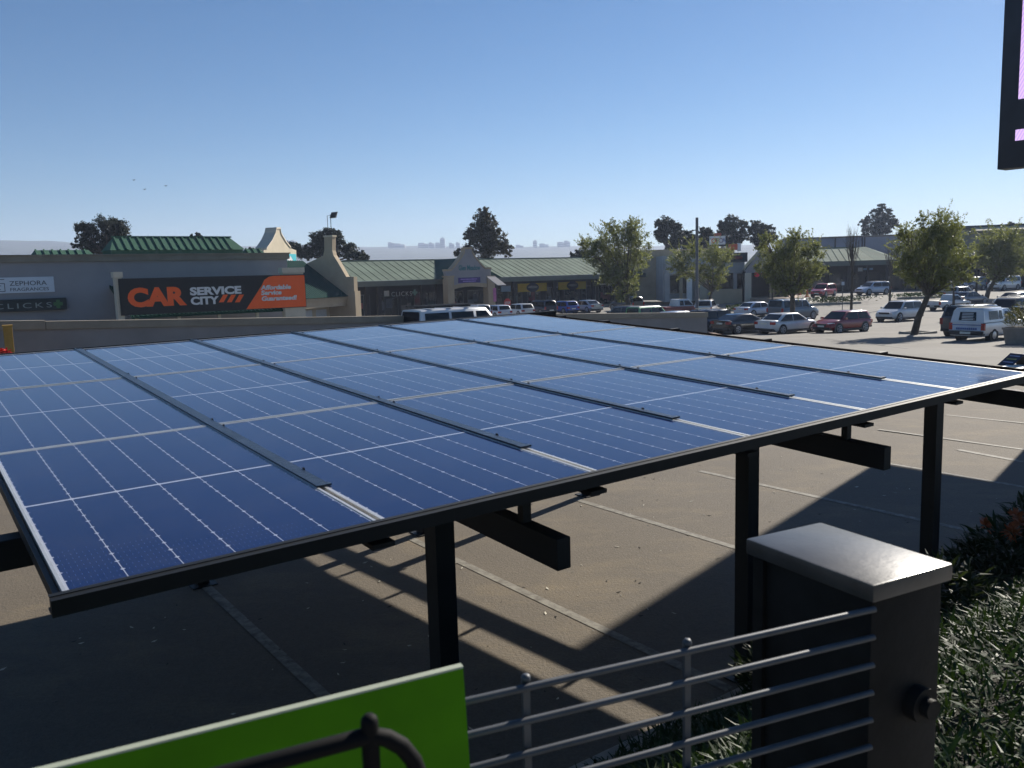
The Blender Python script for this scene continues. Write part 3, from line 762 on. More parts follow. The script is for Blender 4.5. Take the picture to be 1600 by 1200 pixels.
# yellow gate pillar
p = at(18, 545, 25); xw = (at(28, 530, 25) - at(8, 530, 25)).length
yp = thing('gate_pillar', 'square ochre painted pillar standing in front of the boundary wall at the left edge', 'pillar', (at(8, 545, 25).x, 25, 0), R(32))
zq = at(18, 508, 25).z; mb = MB(); mb.box(0, xw * .62, 0, xw * .62, -.2, zq - .06); mb.build('shaft', mat('ochre painted timber', (.42, .24, .04), .6, 0, .15, 4), yp, None, bevel=.01)
mb = MB(); mb.box(-.02, xw * .62 + .02, -.02, xw * .62 + .02, zq - .06, zq); mb.build('cap', mat('ochre painted timber', (.42, .24, .04)), yp)
M_FLRED = mat('red flower', (.62, .03, .015), .6, 0, .25, 30); M_LEAF_YG = leaf_mat('yellow green leaf', (.05, .062, .010), (.12, .12, .022), .3, .7)
p = at(3, 560, 23.5); shrub('flowering_shrub', 'bush with bright red flowers beside the ochre pillar', 'shrub', (p.x, p.y, 0), 1.33, .45, 700, 'red flowering bushes by the wall', 14, M_LEAF_YG, M_FLRED, 11, .3)
p = at(117, 560, 24.5); shrub('flowering_shrub', 'red flower head just showing above the far edge of the carport roof', 'shrub', (p.x, p.y, 0), 1.17, .3, 400, 'red flowering bushes by the wall', 7, M_LEAF_YG, M_FLRED, 12, .3)

# ---- wing with green roof coloured as in shade and tall parapet gable
p = at(478, 480, 78); FG = Frame((p.x, p.y, 0), R(62))
wg = thing('shop_wing', 'beige shop wing with steep shaded green roof and chimney topped parapet gable', 'building', FG.o, R(62))
xE, zE = FG.pl(541, 463, 0); RY = 5.2
xR0, zR = FG.pl(483, 407.5, RY); xR1, _ = FG.pl(515, 407, RY); xL = FG.pl(440, 470, 0)[0] - 6
mb = MB(); mb.quad((xL, -.3, zE), (xE, -.3, zE), (xE, RY, zR), (xL, RY, zR)); mb.quad((xE, 2 * RY + .3, zE), (xL, 2 * RY + .3, zE), (xL, RY, zR), (xE, RY, zR))
ribs(mb, xL, xE - .1, -.3, zE, RY, zR, .32, .05, .07); mb.build('roof', M_ROOF_SHADE, wg, None, recalc=True)
_, zf = FG.pl(510, 480, 0)
mb = MB(); mb.box(xL, xE, 0, .3, zf, zE - .03); mb.box(xL, xE, -.12, .002, zE - .32, zE - .06); mb.build('fascia', M_BEIGE, wg)
mb = MB(); mb.box(xL, xE, 2.2, 10, -2.5, zE - .1); mb.build('wall', M_CREAM, wg)
mb = MB()
for k in range(5):
    x = xE - .5 - k * 2.1; mb.box(x - 1.5, x, 2.14, 2.19, -2, zE - 1.2)
mb.build('shop_window', M_SIGNW, wg)
# parapet gable: outline in the plane across the wing (local y, z), thickness along x
prof = [FG.plx(px, py, xE) for px, py in ((549, 455), (548, 432.5), (541, 432.5), (528, 410), (521, 399), (519, 391.5), (519, 370), (510, 370))]
yy = prof[-1][0]
gp_ = [(q[0], q[1]) for q in prof]
yl = max(q[0] for q in gp_)
poly = [(gp_[0][0] - .35, -2.4), (gp_[0][0] - .35, gp_[0][1] + .3), (gp_[1][0] - .35, gp_[1][1]), (gp_[2][0], gp_[2][1]), (gp_[3][0], gp_[3][1]), (gp_[4][0], gp_[4][1]), (gp_[5][0], gp_[5][1]), (gp_[6][0], gp_[6][1]), (gp_[6][0] + 1.0, gp_[6][1]), (gp_[5][0] + 1.0, gp_[5][1]), (gp_[4][0] + 1.3, gp_[4][1]), (gp_[3][0] + 4.0, gp_[3][1]), (2 * RY, gp_[2][1]), (2 * RY, -2.4)]
mb = MB(); mb.prism(poly, 'x', xE + .004, xE + .55); mb.build('parapet_gable', M_BEIGE, wg)
mb = MB(); yq, zq = gp_[6]; mb.box(xE - .06, xE + .61, yq - .06, yq + 1.06, zq, zq + .16); mb.build('chimney_cap', M_CREAML, wg)
mb = MB(); mb.box(xE - .1, xE + .75, gp_[0][0] - .5, gp_[0][0] + .3, -2.4, FG.plx(549, 455, xE)[1]); mb.build('pier', M_BEIGE, wg)
# floodlight on the chimney
Pf = FG.w(xE + .28, yq + .3, zq + .16)
fl = thing('floodlight', 'floodlight on a thin mast on top of the chimney of the shaded green roofed wing', 'floodlight', Pf)
hz = 2.0
mb = MB(); mb.tube([(0, 0, 0), (0, 0, hz)], .035, 6); mb.tube([(-.32, 0, 0), (-.32, 0, hz - .1), (0, 0, hz - .05)], .03, 6); mb.build('mast', M_TRIM, fl)
mb = MB(); mb.hexa([(-.05, -.25, hz - .35), (.5, -.25, hz - .3), (.5, .3, hz - .3), (-.05, .3, hz - .35), (.12, -.1, hz + .2), (.72, -.1, hz + .25), (.72, .1, hz + .25), (.12, .1, hz + .2)]); mb.build('lamp_head', M_TRIM, fl)

# ---- cream ornamental gable behind the left block
p = at(412, 400, 92); FC = Frame((p.x, p.y, 0), R(78))
ga = thing('gable_wall', 'sunlit cream ornamental gable rising behind the left shop block', 'gable', FC.o, R(78))
out = [(412, 470), (412, 391), (416, 390), (425, 377), (430, 366), (431.5, 358), (437.5, 358), (439, 366), (446, 378), (454, 388), (463, 391), (463, 470)]
pl2 = [FC.pl(a, b, 0) for a, b in out]
mb = MB(); mb.prism(pl2, 'y', 0, 1.2); mb.build('wall', M_CREAML, ga)
mb = MB()
for a, b in zip(pl2[2:9], pl2[3:10]):
    mb.hexa([(a[0], -.08, a[1]), (b[0], -.08, b[1]), (b[0], 1.28, b[1]), (a[0], 1.28, a[1]), (a[0], -.08, a[1] + .2), (b[0], -.08, b[1] + .2), (b[0], 1.28, b[1] + .2), (a[0], 1.28, a[1] + .2)])
mb.build('coping', M_CREAM, ga)
xa, zu = FC.pl(447, 396.5, -.05); xb, zd = FC.pl(462.5, 408, -.05)
ts = thing('shop_sign', 'turquoise sign with white emblem on the cream gable', 'sign', FC.o, R(78))
mb = MB(); mb.box(xa, xb, -.1, -.004, zd, zu); mb.build('sign_face', M_TURQ, ts)
mb = MB(); h = zu - zd; mb.prism([(xa + .1, zd + .05), (xa + .3, zd + h * .7), (xa + .6, zd + h * .3), (xa + .9, zd + h * .75), (xa + 1.5, zd + .05)], 'y', -.12, -.1); mb.build('emblem', M_LETW, ts)

# ---- long mall with colonnade
p = at(570, 497, 95); FM = Frame((p.x, p.y, 0), R(36))
ml = thing('mall_building', 'long single storey mall with faded green sheet roof and dark shopfronts', 'building', FM.o, R(36))
xm0 = FM.pl(553, 445, 0)[0]; xm1 = FM.pl(1017, 424, 0)[0]; zE = (FM.pl(600, 439.5, 0)[1] + FM.pl(930, 427.5, 0)[1]) / 2
MRY = 6.0; zR = (FM.pl(600, 408.5, MRY)[1] + FM.pl(900, 402, MRY)[1]) / 2
xr1 = FM.pl(1011, 399, MRY)[0]; FLZ = -1.5
mb = MB()
mb.quad((xm0, -.4, zE), (xm1, -.4, zE), (xr1, MRY, zR), (xm0, MRY, zR)); mb.quad((xm1, 2 * MRY, zE), (xm0, 2 * MRY, zE), (xm0, MRY, zR), (xr1, MRY, zR)); mb.quad((xm1, -.4, zE), (xm1, 2 * MRY, zE), (xr1, MRY, zR))
ribs(mb, xm0 + .2, xr1 - .2, -.4, zE, MRY, zR, 1.0, .04, .06)
mb.box(xm0, xr1, MRY - .12, MRY + .12, zR - .02, zR + .1); mb.build('roof', M_ROOF, ml)
mb = MB(); mb.box(xm0, xm1, -.45, -.3, zE - .62, zE - .02); mb.box(xm0, xm1, -.3, 3.3, zE - .62, zE - .55); mb.build('fascia', M_FASCIA, ml)
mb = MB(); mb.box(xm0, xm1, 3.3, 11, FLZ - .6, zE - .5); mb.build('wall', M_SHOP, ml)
mb = MB(); mb.box(xm0, xm1, -.6, 3.3, FLZ - .6, FLZ + .12); mb.build('walkway', M_BEIGE, ml)
for px in (573, 592, 660, 684, 803, 866, 926, 980):
    x = FM.pl(px, 460, 0)[0]
    mb = MB(); mb.box(x - .2, x + .2, -.2, .2, FLZ, zE - .6); mb.build('column', M_SHOP, ml)  # pale pillars given the dark shopfront colour so they look dim in shade
def cross_roof(pxl, pxr, pxc, y0, zc):
    xl, xr_, xc = FM.pl(pxl, 436, -.4)[0], FM.pl(pxr, 430, -.4)[0], FM.pl(pxc, 405, y0)[0]
    mb = MB(); mb.prism([(xl, zE - .05), (xr_, zE - .05), (xc, zc)], 'y', y0, MRY + .5); mb.build('cross_roof', M_ROOF_SHADE, ml)
cross_roof(681, 776, 731, -1.55, zR + .05); cross_roof(1014, 1100, 1056, -.6, zR + .1)
rr = random.Random(4)
for k in range(14):
    xa = xm0 + 1.2 + (xm1 - xm0 - 2) * k / 14; xb = xa + (xm1 - xm0) / 14 * rr.uniform(.6, .85)
    mb = MB(); mb.box(xa, xb, 3.2, 3.29, FLZ + .3, FLZ + 2.7); w = mb.build('shop_window', M_GLASSW, ml)
    mb = MB()
    for q in range(4): x = xa + (xb - xa) * q / 3; mb.box(x - .04, x + .04, 3.15, 3.195, FLZ + .25, FLZ + 2.75)
    mb.box(xa, xb, 3.15, 3.194, FLZ + 2.7, FLZ + 2.8); fr = mb.build('frame', M_FRAMEW, ml); fr.parent = w
    if rr.random() < .8:
        mb = MB()
        for q in range(rr.randint(2, 4)):
            x = rr.uniform(xa, xb - .9); z = FLZ + rr.uniform(.4, 1.4); mb.box(x, x + rr.uniform(.4, .9), 3.14, 3.149 - .001 * q, z, z + rr.uniform(.5, 1.1))
        po = mb.build('poster', mat('shop poster %d' % (k % 4), ((.22, .05, .05), (.12, .13, .15), (.2, .16, .13), (.06, .1, .1))[k % 4], .6, 0, .4, 3), ml); po.parent = w
def mall_sign(name, label, face, pxa, pya, pxb, pyb, y=3.0):
    xa, zu = FM.pl(pxa, pya, y); xb, zd = FM.pl(pxb, pyb, y); t = thing(name, label, 'sign', FM.o, R(36))
    mb = MB(); mb.box(xa, xb, y, y + .14, zd, zu); mb.build('sign_face', face, t); return t, xa, xb, zd, zu
t, xa, xb, zd, zu = mall_sign('shop_sign', 'dark pharmacy shop sign with pale lettering and green cross under the mall roof', M_SIGNB, 598, 452.5, 653, 463)
xs = FM.pl(611, 458, 3)[0]; xe = FM.pl(643, 458, 3)[0]; text('lettering', 'CLICKS', .75, M_LETW, t, (xs, 2.98, zd + .12), width=xe - xs, spacing=1.2)
mb = MB(); mb.box(FM.pl(600, 458, 3)[0], FM.pl(608, 458, 3)[0], 2.98, 2.999, zd + .15, zu - .15); mb.build('stripe', M_LETW, t)
mb = MB(); cross(mb, FM.pl(648, 458, 3)[0], (zd + zu) / 2, .36, 2.99); mb.build('cross', mat('pale green cross', (.25, .42, .38), .5), t)
def oval_sign(label, a, b, c, d):
    t, xa, xb, zd, zu = mall_sign('shop_sign', label, M_YELLOW, a, b, c, d); cx, cz = (xa + xb) / 2, (zd + zu) / 2; w, h = (xb - xa) * .21, (zu - zd) * .55
    mb = MB(); mb.prism([(cx + w * math.cos(q * .2618), cz + h * math.sin(q * .2618)) for q in range(24)], 'y', 2.95, 2.999); mb.build('oval', mat('dark blue oval', (.03, .035, .07), .5), t)
    mb = MB(); mb.prism([(cx + w * .8 * math.cos(q * .2618), cz + .05 + h * .3 * math.sin(q * .2618)) for q in range(24)], 'y', 2.93, 2.949); mb.build('oval_band', mat('grey band', (.25, .25, .27), .5), t)
oval_sign('yellow shop sign with dark oval, the one nearer the ornamental entrance', 809.5, 443.5, 854.5, 454.5)
oval_sign('yellow shop sign with dark oval, the one nearer the big olive tree', 873, 441, 915.5, 451)
t, xa, xb, zd, zu = mall_sign('shop_sign', 'light blue shop sign beside the pink banner', M_SKYB, 783, 447, 798, 455.5, 2.6)
t, xa, xb, zd, zu = mall_sign('shop_sign', 'dark shop sign with pale letters partly behind the big olive tree', M_SIGNB, 935, 438, 968, 446.5)
text('lettering', 'MAX', .6, M_LETW, t, (FM.pl(950, 444, 3)[0], 2.98, zd + .08), bold=.01); 
mb = MB(); mb.box(xa + .2, FM.pl(948, 443, 3)[0], 2.98, 2.999, zd + .25, zd + .4); mb.build('stripe', M_LETW, t)
t, xa, xb, zd, zu = mall_sign('shop_sign', 'long dark clothing shop sign with white letters right of the big olive tree', M_SIGNB, 985, 433, 1030, 445, 2.6)
xs = FM.pl(990, 441, 2.6)[0]; xe = FM.pl(1026.5, 441, 2.6)[0]; text('lettering', 'TRUWORTHS', .8, M_LETW, t, (xs, 2.58, zd + .3), width=xe - xs)
t, xa, xb, zd, zu = mall_sign('banner', 'red hanging banner with white edge beside the clothing shop', M_REDS, 1022, 446, 1033, 462, 1.6)
mb = MB(); mb.box(xb - .25, xb + .05, 1.55, 1.599, zd, zu + .3); mb.build('edge', M_LETW, t)
# ornamental entrance
ge = thing('entrance_gable', 'grey ornamental mall entrance gable with arched opening', 'gable', FM.o, R(36))
GYY = -2.2
def gq(px, py): return FM.pl(px, py, GYY)
o1 = [(698, 432), (696, 424), (704.5, 423.5), (711, 416), (717, 408), (722, 401), (725.5, 395), (725.5, 389.5), (737, 389), (737.5, 395), (741.5, 402), (748, 410), (753, 416), (758, 420.5), (767, 420.5), (767, 431)]
arch = [(761, 449.5), (752, 448.2), (744, 447.6), (735, 447.6), (726, 448.2), (717, 449.8), (707.5, 452.5)]
pg = [gq(*q) for q in o1]; pa = [gq(*q) for q in arch]
mb = MB(); mb.prism([(pg[0][0], pa[-1][1])] + pg + [(pg[-1][0], pa[0][1])] + pa, 'y', GYY, GYY + .6); mb.build('wall', M_PARA, ge)
mb = MB(); mb.prism([(pa[-1][0], pa[-1][1])] + list(reversed(pa))[1:] + [(pa[0][0], pa[0][1] + .5)] + [(q[0], q[1] + .45) for q in pa[1:]], 'y', GYY - .06, GYY - .002)
mb.build('arch_moulding', M_BEIGE, ge)
mb = MB()
for a, b in list(zip(pg[1:], pg[2:]))[:13]:
    mb.hexa([(a[0], GYY - .12, a[1]), (b[0], GYY - .12, b[1]), (b[0], GYY + .72, b[1]), (a[0], GYY + .72, a[1]), (a[0], GYY - .12, a[1] + .22), (b[0], GYY - .12, b[1] + .22), (b[0], GYY + .72, b[1] + .22), (a[0], GYY + .72, a[1] + .22)])
mb.build('coping', M_BEIGE, ge)
for a, b in ((697.5, 707.5), (760.5, 771)):
    xa, zq = gq(a, 433); xb, _ = gq(b, 433); mb = MB(); mb.box(xa, xb, GYY - .25, GYY + .85, FLZ - .5, zq); mb.box(xa - .06, xb + .06, GYY - .31, GYY + .91, zq, zq + .15); mb.build('pillar', M_BEIGE, ge)
xa, zd = gq(716, 442.5); xb, zu = gq(750, 433)
pb = thing('banner', 'purple banner with pale print on the ornamental entrance gable', 'banner', FM.o, R(36))
mb = MB(); mb.box(xa, xb, GYY - .05, GYY - .004, zd, zu); mb.build('cloth', M_PURPLE, pb)
mb = MB(); h = zu - zd
for (a, b, c) in ((.1, .85, .68), (.2, .8, .3)): mb.box(xa + (xb - xa) * a, xa + (xb - xa) * b, GYY - .06, GYY - .051, zd + h * (c - .09), zd + h * (c + .09))
mb.build('print', mat('lilac print', (.3, .2, .5), .5), pb)
xa, zq = gq(716.5, 422.3); xb, _ = gq(750, 422)
sn = thing('wall_lettering', 'small teal raised lettering on the ornamental entrance gable', 'lettering', FM.o, R(36))
text('lettering', 'Glen Meadow', .8, M_TEAL, sn, (xa, GYY - .03, zq), width=xb - xa, bold=.02)
# sloping awning board and pink banner on a pole beside the entrance
KY = -5.5
kx, kz = FM.pl(777, 480, KY)
kk = thing('kiosk_sign', 'grey sloping panel and pink banner on a dark pole beside the entrance', 'sign', FM.o, R(36))
mb = MB(); mb.box(kx - .1, kx + .1, KY - .1, KY + .1, FLZ - .3, FM.pl(777, 446, KY)[1]); mb.build('pole', M_TRIM, kk)
qa = [FM.pl(*q, KY) for q in ((765, 432), (779, 432), (787, 445), (774, 445.5))]
mb = MB(); mb.hexa([(qa[3][0], KY - .5, qa[3][1] - .08), (qa[2][0], KY - .5, qa[2][1] - .08), (qa[1][0], KY + .6, qa[1][1] - .08), (qa[0][0], KY + .6, qa[0][1] - .08), (qa[3][0], KY - .5, qa[3][1]), (qa[2][0], KY - .5, qa[2][1]), (qa[1][0], KY + .6, qa[1][1]), (qa[0][0], KY + .6, qa[0][1])]); mb.build('sloping_panel', M_PARA, kk)
xa, zu = FM.pl(770.5, 450, KY); xb, zd = FM.pl(777, 471, KY); mb = MB(); mb.box(xa, xb - .12, KY - .03, KY + .03, zd, zu); mb.build('pink_banner', M_PINK, kk)
ss = thing('stop_sign', 'red octagonal stop sign standing in front of the mall entrance', 'road sign', FM.o, R(36))
sx, sz = FM.pl(793, 473, KY - 1.5); rS = .52; y = KY - 1.5
mb = MB(); mb.prism([(sx + rS * math.cos(R(22.5 + 45 * k)), sz + rS * math.sin(R(22.5 + 45 * k))) for k in range(8)], 'y', y, y + .03); mb.build('plate', M_REDS, ss)
text('lettering', 'STOP', .34, M_LETW, ss, (sx, y - .01, sz - .12), align='CENTER', bold=.01)
mb = MB(); mb.box(sx - .04, sx + .04, y + .03, y + .1, FLZ - .2, sz); mb.build('pole', M_FRAMEW, ss)

# ---- right hand buildings
p = at(1320, 460, 125); FB = Frame((p.x, p.y, 0), R(-12))
b3 = thing('shop_building', 'green roofed shops with dark fronts behind the two bare trees', 'building', FB.o, R(-12))
xa, zE = FB.pl(1265, 411.5, 0); xe, zE2 = FB.pl(1366, 404.5, 0); zE = (FB.pl(1295, 410.5, 0)[1] + zE2) / 2; RY3 = 7
_, zR3 = FB.pl(1310, 387.5, RY3); xr, _ = FB.pl(1337, 386.5, RY3); xh = FB.pl(1400, 405, 0)[0] + 4
mb = MB(); mb.quad((xa - 3, -.4, zE), (xe, -.4, zE), (xr, RY3, zR3), (xa - 3, RY3, zR3)); mb.quad((xh, 14, zE), (xa - 3, 14, zE), (xa - 3, RY3, zR3), (xr, RY3, zR3))
ribs(mb, xa - 3, xr, -.4, zE, RY3, zR3, 1.0, .06, .08); mb.box(xa - 3, xr, RY3 - .1, RY3 + .1, zR3 - .02, zR3 + .12); mb.build('roof', M_ROOF, b3)
e1 = FB.pl(1352, 385.5, 8); d1 = FB.pl(1386, 397, 8); c1_ = FB.pl(1402, 405.5, 2)
mb = MB(); mb.quad((xe, -.42, zE), (c1_[0], 2, c1_[1]), (d1[0], 8, d1[1]), (e1[0], 8, e1[1]), (xr, RY3, zR3)); mb.quad((d1[0], 8, d1[1]), (e1[0], 8, e1[1]), (e1[0], 15, zE), (d1[0], 15, zE)); mb.build('side_roof', M_ROOF_SHADE, b3)
fl3 = FB.pl(1320, 457, 3)[1]
mb = MB(); mb.box(xa - 3, xh, -.45, -.3, zE - .7, zE - .02); mb.box(xa - 3, xh, -.3, 3, zE - .7, zE - .62); mb.build('fascia', M_FASCIA, b3)
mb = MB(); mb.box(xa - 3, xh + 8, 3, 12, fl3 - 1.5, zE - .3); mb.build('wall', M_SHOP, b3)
for k in range(7):
    x = xa - 2 + k * 2.6
    mb = MB(); mb.box(x, x + 2.0, 2.9, 2.99, fl3 + .2, fl3 + 2.8); mb.build('shop_window', M_GLASSW, b3)
    mb = MB(); mb.box(x + 2.15, x + 2.45, -.2, .1, fl3 - 1, zE - .7); mb.build('column', M_SHOP, b3)
xq, zq = FB.pl(1340.5, 424, 2.7); xq2, zq2 = FB.pl(1348, 418, 2.7)
t = thing('shop_sign', 'small white shop sign with blue strip under the green roof behind the bare trees', 'sign', FB.o, R(-12))
mb = MB(); mb.box(xq, xq2, 2.7, 2.8, zq, zq2); mb.build('sign_face', M_SIGNW, t)
mb = MB(); mb.box(xq2 + .1, FB.pl(1364, 420, 2.7)[0], 2.7, 2.8, zq + .15, zq + .45); mb.build('blue_strip', M_SKYB, t)
# corner restaurant block with beige walls
p = at(1100, 455, 112); FR = Frame((p.x, p.y, 0), R(-2))
rb = thing('restaurant_building', 'beige corner block with dark fascia and pillars behind the twin stemmed tree', 'building', FR.o, R(-2))
def rq(px, py, y=0): return FR.pl(px, py, y)
(x0, zt), (x1, _) = rq(1038, 407), rq(1163, 407); flr = rq(1100, 463)[1] - .6
mb = MB(); mb.box(x0, x1, 1.2, 12, flr, rq(1100, 398, 1.2)[1]); mb.build('wall', M_GREYW, rb)
mb = MB(); mb.box(x0 - 3, x1, 8, 14, flr, rq(1000, 391, 8)[1]); mb.build('rear_wall', M_BEIGE, rb)
mb = MB(); xq0, zu = rq(1040, 412); xq1, zd = rq(1163, 426); mb.box(xq0, xq1, -.1, 1.2, zd, zu); mb.build('fascia', M_GREYW, rb)
mb = MB(); xq0, zu = rq(1143, 395, -.3); xq1, zd = rq(1168, 409, -.3); mb.box(xq0, xq1, -.3, 1.2, zd, zu); mb.build('dark_fascia', M_NAVY, rb)
mb = MB(); a0, _ = rq(1148, 403, -.32); a1, _ = rq(1160, 403, -.32); mb.box(a0, a1, -.34, -.302, zd + .35, zd + .75); mb.build('red_strip', mat('dark red strip', (.2, .03, .025), .5), rb)
for a, b, mm in ((1038, 1046, M_GREYW), (1062, 1066, M_BEIGE), (1073, 1081, M_WHITE), (1093, 1104, M_CREAML), (1146, 1151, M_GREYW), (1160, 1166, M_NAVY)):
    xq0, _ = rq(a, 430); xq1, _ = rq(b, 430); mb = MB(); mb.box(xq0, xq1, -.2, .3, flr, rq(1100, 427)[1]); mb.build('pillar', mm, rb)
for a, b, c, d in ((1047, 1061, 432, 458), (1067, 1072, 432, 458), (1105, 1145, 428, 451), (1151.5, 1159, 428, 452)):
    xq0, zu = rq(a, c, 1.1); xq1, zd = rq(b, d, 1.1); mb = MB(); mb.box(xq0, xq1, 1.1, 1.19, zd, zu); mb.build('window', M_GLASSW, rb)
mb = MB(); xq0, zu = rq(1112, 452.5, -2.5); xq1, zd = rq(1160, 463, -2.5); mb.box(xq0, xq1, -2.5, -2.2, zd - 1, zu); mb.build('low_terrace_wall', M_BEIGE, rb)
# gabled entrance next to it
p = at(1185, 462, 108); FE = Frame((p.x, p.y, 0), R(-12))
eb = thing('entrance_building', 'grey gabled shop entrance with red sign half hidden by the bushy tree', 'building', FE.o, R(-12))
def eq(px, py, y=0): return FE.pl(px, py, y)
po = [eq(1163, 424), eq(1180, 403), eq(1198, 386), eq(1216, 403), eq(1234, 422)]; fe = eq(1185, 468)[1] - .8
mb = MB(); mb.prism(po, 'y', 0, .5); mb.build('gable', M_PARA, eb)
mb = MB(); mb.hexa([(po[0][0], .1, po[0][1]), (po[2][0], .1, po[2][1]), (po[2][0], 9, po[2][1]), (po[0][0], 9, po[0][1]), (po[0][0], .1, po[0][1] + .2), (po[2][0], .1, po[2][1] + .2), (po[2][0], 9, po[2][1] + .2), (po[0][0], 9, po[0][1] + .2)])
mb.hexa([(po[2][0], .1, po[2][1]), (po[4][0], .1, po[4][1]), (po[4][0], 9, po[4][1]), (po[2][0], 9, po[2][1]), (po[2][0], .1, po[2][1] + .2), (po[4][0], .1, po[4][1] + .2), (po[4][0], 9, po[4][1] + .2), (po[2][0], 9, po[2][1] + .2)]); mb.build('roof', M_ROOF_SHADE, eb)
mb = MB(); mb.box(po[0][0], po[4][0], 2.5, 9, fe, po[0][1]); mb.build('wall', M_SHOP, eb)
mb = MB(); mb.box(po[0][0] + .2, po[4][0] - .2, 0, .5, eq(1185, 426)[1], po[0][1] - .01); mb.build('lintel', M_PARA, eb)
for a, b in ((1164, 1174), (1203, 1210), (1226, 1233)):
    xq0, _ = eq(a, 440); xq1, _ = eq(b, 440); mb = MB(); mb.box(xq0, xq1, -.1, .6, fe, eq(1185, 426)[1]); mb.build('pillar', M_CREAM if a < 1200 else M_BEIGE, eb)
xq0, zd = eq(1177, 432, -.15); xq1, zu = eq(1197, 425.5, -.15)
t = thing('shop_sign', 'red shop sign with a red disc over the gabled entrance', 'sign', FE.o, R(-12))
mb = MB(); mb.box(xq0 + .9, xq1, -.16, -.11, zd + .12, zu - .08); mb.build('sign_face', mat('deep red sign', (.3, .05, .05), .5), t)
mb = MB(); cz = (zd + zu) / 2; mb.prism([(xq0 + .45 + .33 * math.cos(k * .3927), cz + .33 * math.sin(k * .3927)) for k in range(16)], 'y', -.2, -.12); mb.build('disc', mat('bright red disc', (.75, .01, .05), .5), t)
# paved terrace (a thin raised slab)
a0 = gpt(1120, 477); 
tp = [gpt(1172, 473.5), gpt(1240, 471), gpt(1252, 463), gpt(1176, 465)]
mb = MB(); zt_ = max(q.z for q in tp) + .12
mb.prism([(q.x, q.y) for q in tp], 'z', zt_ - 1.2, zt_); tag(mb.build('pavement', mat('pinkish paving', (.30, .22, .155), .85, 0, .12, 1), None), kind='structure')
# warehouses behind
p = at(1330, 380, 175); F1 = Frame((p.x, p.y, 0), R(-14))
w1 = thing('warehouse', 'long blue grey clad warehouse behind the green roofed shops', 'warehouse', F1.o, R(-14))
x0, z1 = F1.pl(1225, 376.5, 0); x1, z2 = F1.pl(1425, 366.5, 0); zz = (z1 + z2) / 2
mb = MB(); mb.box(x0, x1, 0, 30, -3, zz); mb.build('wall', M_BLUEW, w1)
mb = MB(); mb.box(x0 - .1, x1 + .1, -.15, 30.1, zz, zz + .35); mb.build('roof_edge', mat('brown roof trim', (.13, .12, .11), .7), w1)
for px in (1305, 1347, 1351):
    xx, _ = F1.pl(px, 380, -.1); mb = MB(); mb.box(xx - .12, xx + .12, -.2, 0, 0, zz); mb.build('downpipe', M_TRIM, w1)
p = at(1500, 400, 128); F2 = Frame((p.x, p.y, 0), R(-20))
w2 = thing('warehouse', 'grey shop hall with pale roof strip behind the two trees at the right', 'warehouse', F2.o, R(-20))
x0, z1 = F2.pl(1441, 353.5, 0); x1, z2 = F2.pl(1600, 351, 0); x1 += 22; zz = z2
mb = MB(); mb.box(x0, x1, 0, 30, -2.5, zz - .3); mb.build('wall', M_GREYWH, w2)
mb = MB(); mb.box(x0 - .3, x1, -.4, 30, zz - .3, zz + .15); mb.build('roof_edge', M_NAVY, w2)
xa, zu = F2.pl(1524, 355.2, -1.2); xb, zd = F2.pl(1600, 359, -1.2); mb = MB(); mb.hexa([(xa, -2, zd), (xb + 22, -2, zd), (xb + 22, 0, zu), (xa, 0, zu), (xa, -2, zd + .12), (xb + 22, -2, zd + .12), (xb + 22, 0, zu + .12), (xa, 0, zu + .12)]); mb.build('pale_roof_strip', M_CREAML, w2)
xa, zu = F2.pl(1586, 402, -3); _, zd = F2.pl(1590, 413, -3); mb = MB(); mb.box(xa - 25, xa + 30, -3, -.01, zd, zd + .6); mb.build('canopy', mat('blue canopy', (.03, .07, .15), .6), w2)
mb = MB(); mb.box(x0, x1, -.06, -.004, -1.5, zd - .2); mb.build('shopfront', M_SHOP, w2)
for k in range(9): mb = MB(); xx = x0 + 2 + k * 4; mb.box(xx, xx + 3, -.12, -.065, -.7, zd - .6); mb.build('shop_window', M_GLASSW, w2)
# tall advertising boards over the restaurant
p = at(1121, 400, 128); F3 = Frame((p.x, p.y, 0), R(-2))
bb = thing('billboard', 'white advertising board with coloured letters above the twin stemmed tree', 'billboard', F3.o, R(-2))
xa, zd = F3.pl(1109, 382.5, 0); xb, zu = F3.pl(1133.5, 368.5, 0); h = zu - zd
mb = MB(); mb.box(xa, xb, 0, .3, zd, zu); mb.build('panel', M_SIGNW, bb)
for k, (ch, mm) in enumerate((('O', M_REDS), ('T', mat('olive letter', (.12, .14, .03), .5)), ('O', mat('mauve letter', (.25, .2, .3), .5)), ('A', mat('blue letter', (.12, .2, .4), .5)))):
    text('lettering', ch, h * .75, mm, bb, (xa + .2 + k * (xb - xa - .2) / 4, -.02, zd + h * .22), bold=.02)
xq, zq = F3.pl(1116, 368.5, 0); xq2, zq2 = F3.pl(1127, 364, 0); mb = MB(); mb.box(xq, xq2, 0, .3, zu + .004, zq2); mb.build('red_topper', mat('dull red panel', (.28, .05, .03), .5), bb)
mb = MB(); mb.box((xa + xb) / 2 - .25, (xa + xb) / 2 + .25, .32, .7, -2, zu - .2); mb.box(xa, xb, -.02, .32, zd - .25, zd - .004); mb.build('pole', M_NAVY, bb)
bb = thing('billboard', 'small orange red advertising board right of the white one', 'billboard', F3.o, R(-2))
xa, zd = F3.pl(1139, 391, 0); xb, zu = F3.pl(1152.5, 381, 0); mb = MB(); mb.box(xa, xb, 0, .3, zd, zu); mb.build('panel', mat('orange red board', (.45, .09, .04), .5), bb)
mb = MB(); mb.box(xb + .02, xb + .5, 0, .3, zd - .2, zu + .1); mb.build('end_panel', M_SIGNW, bb)
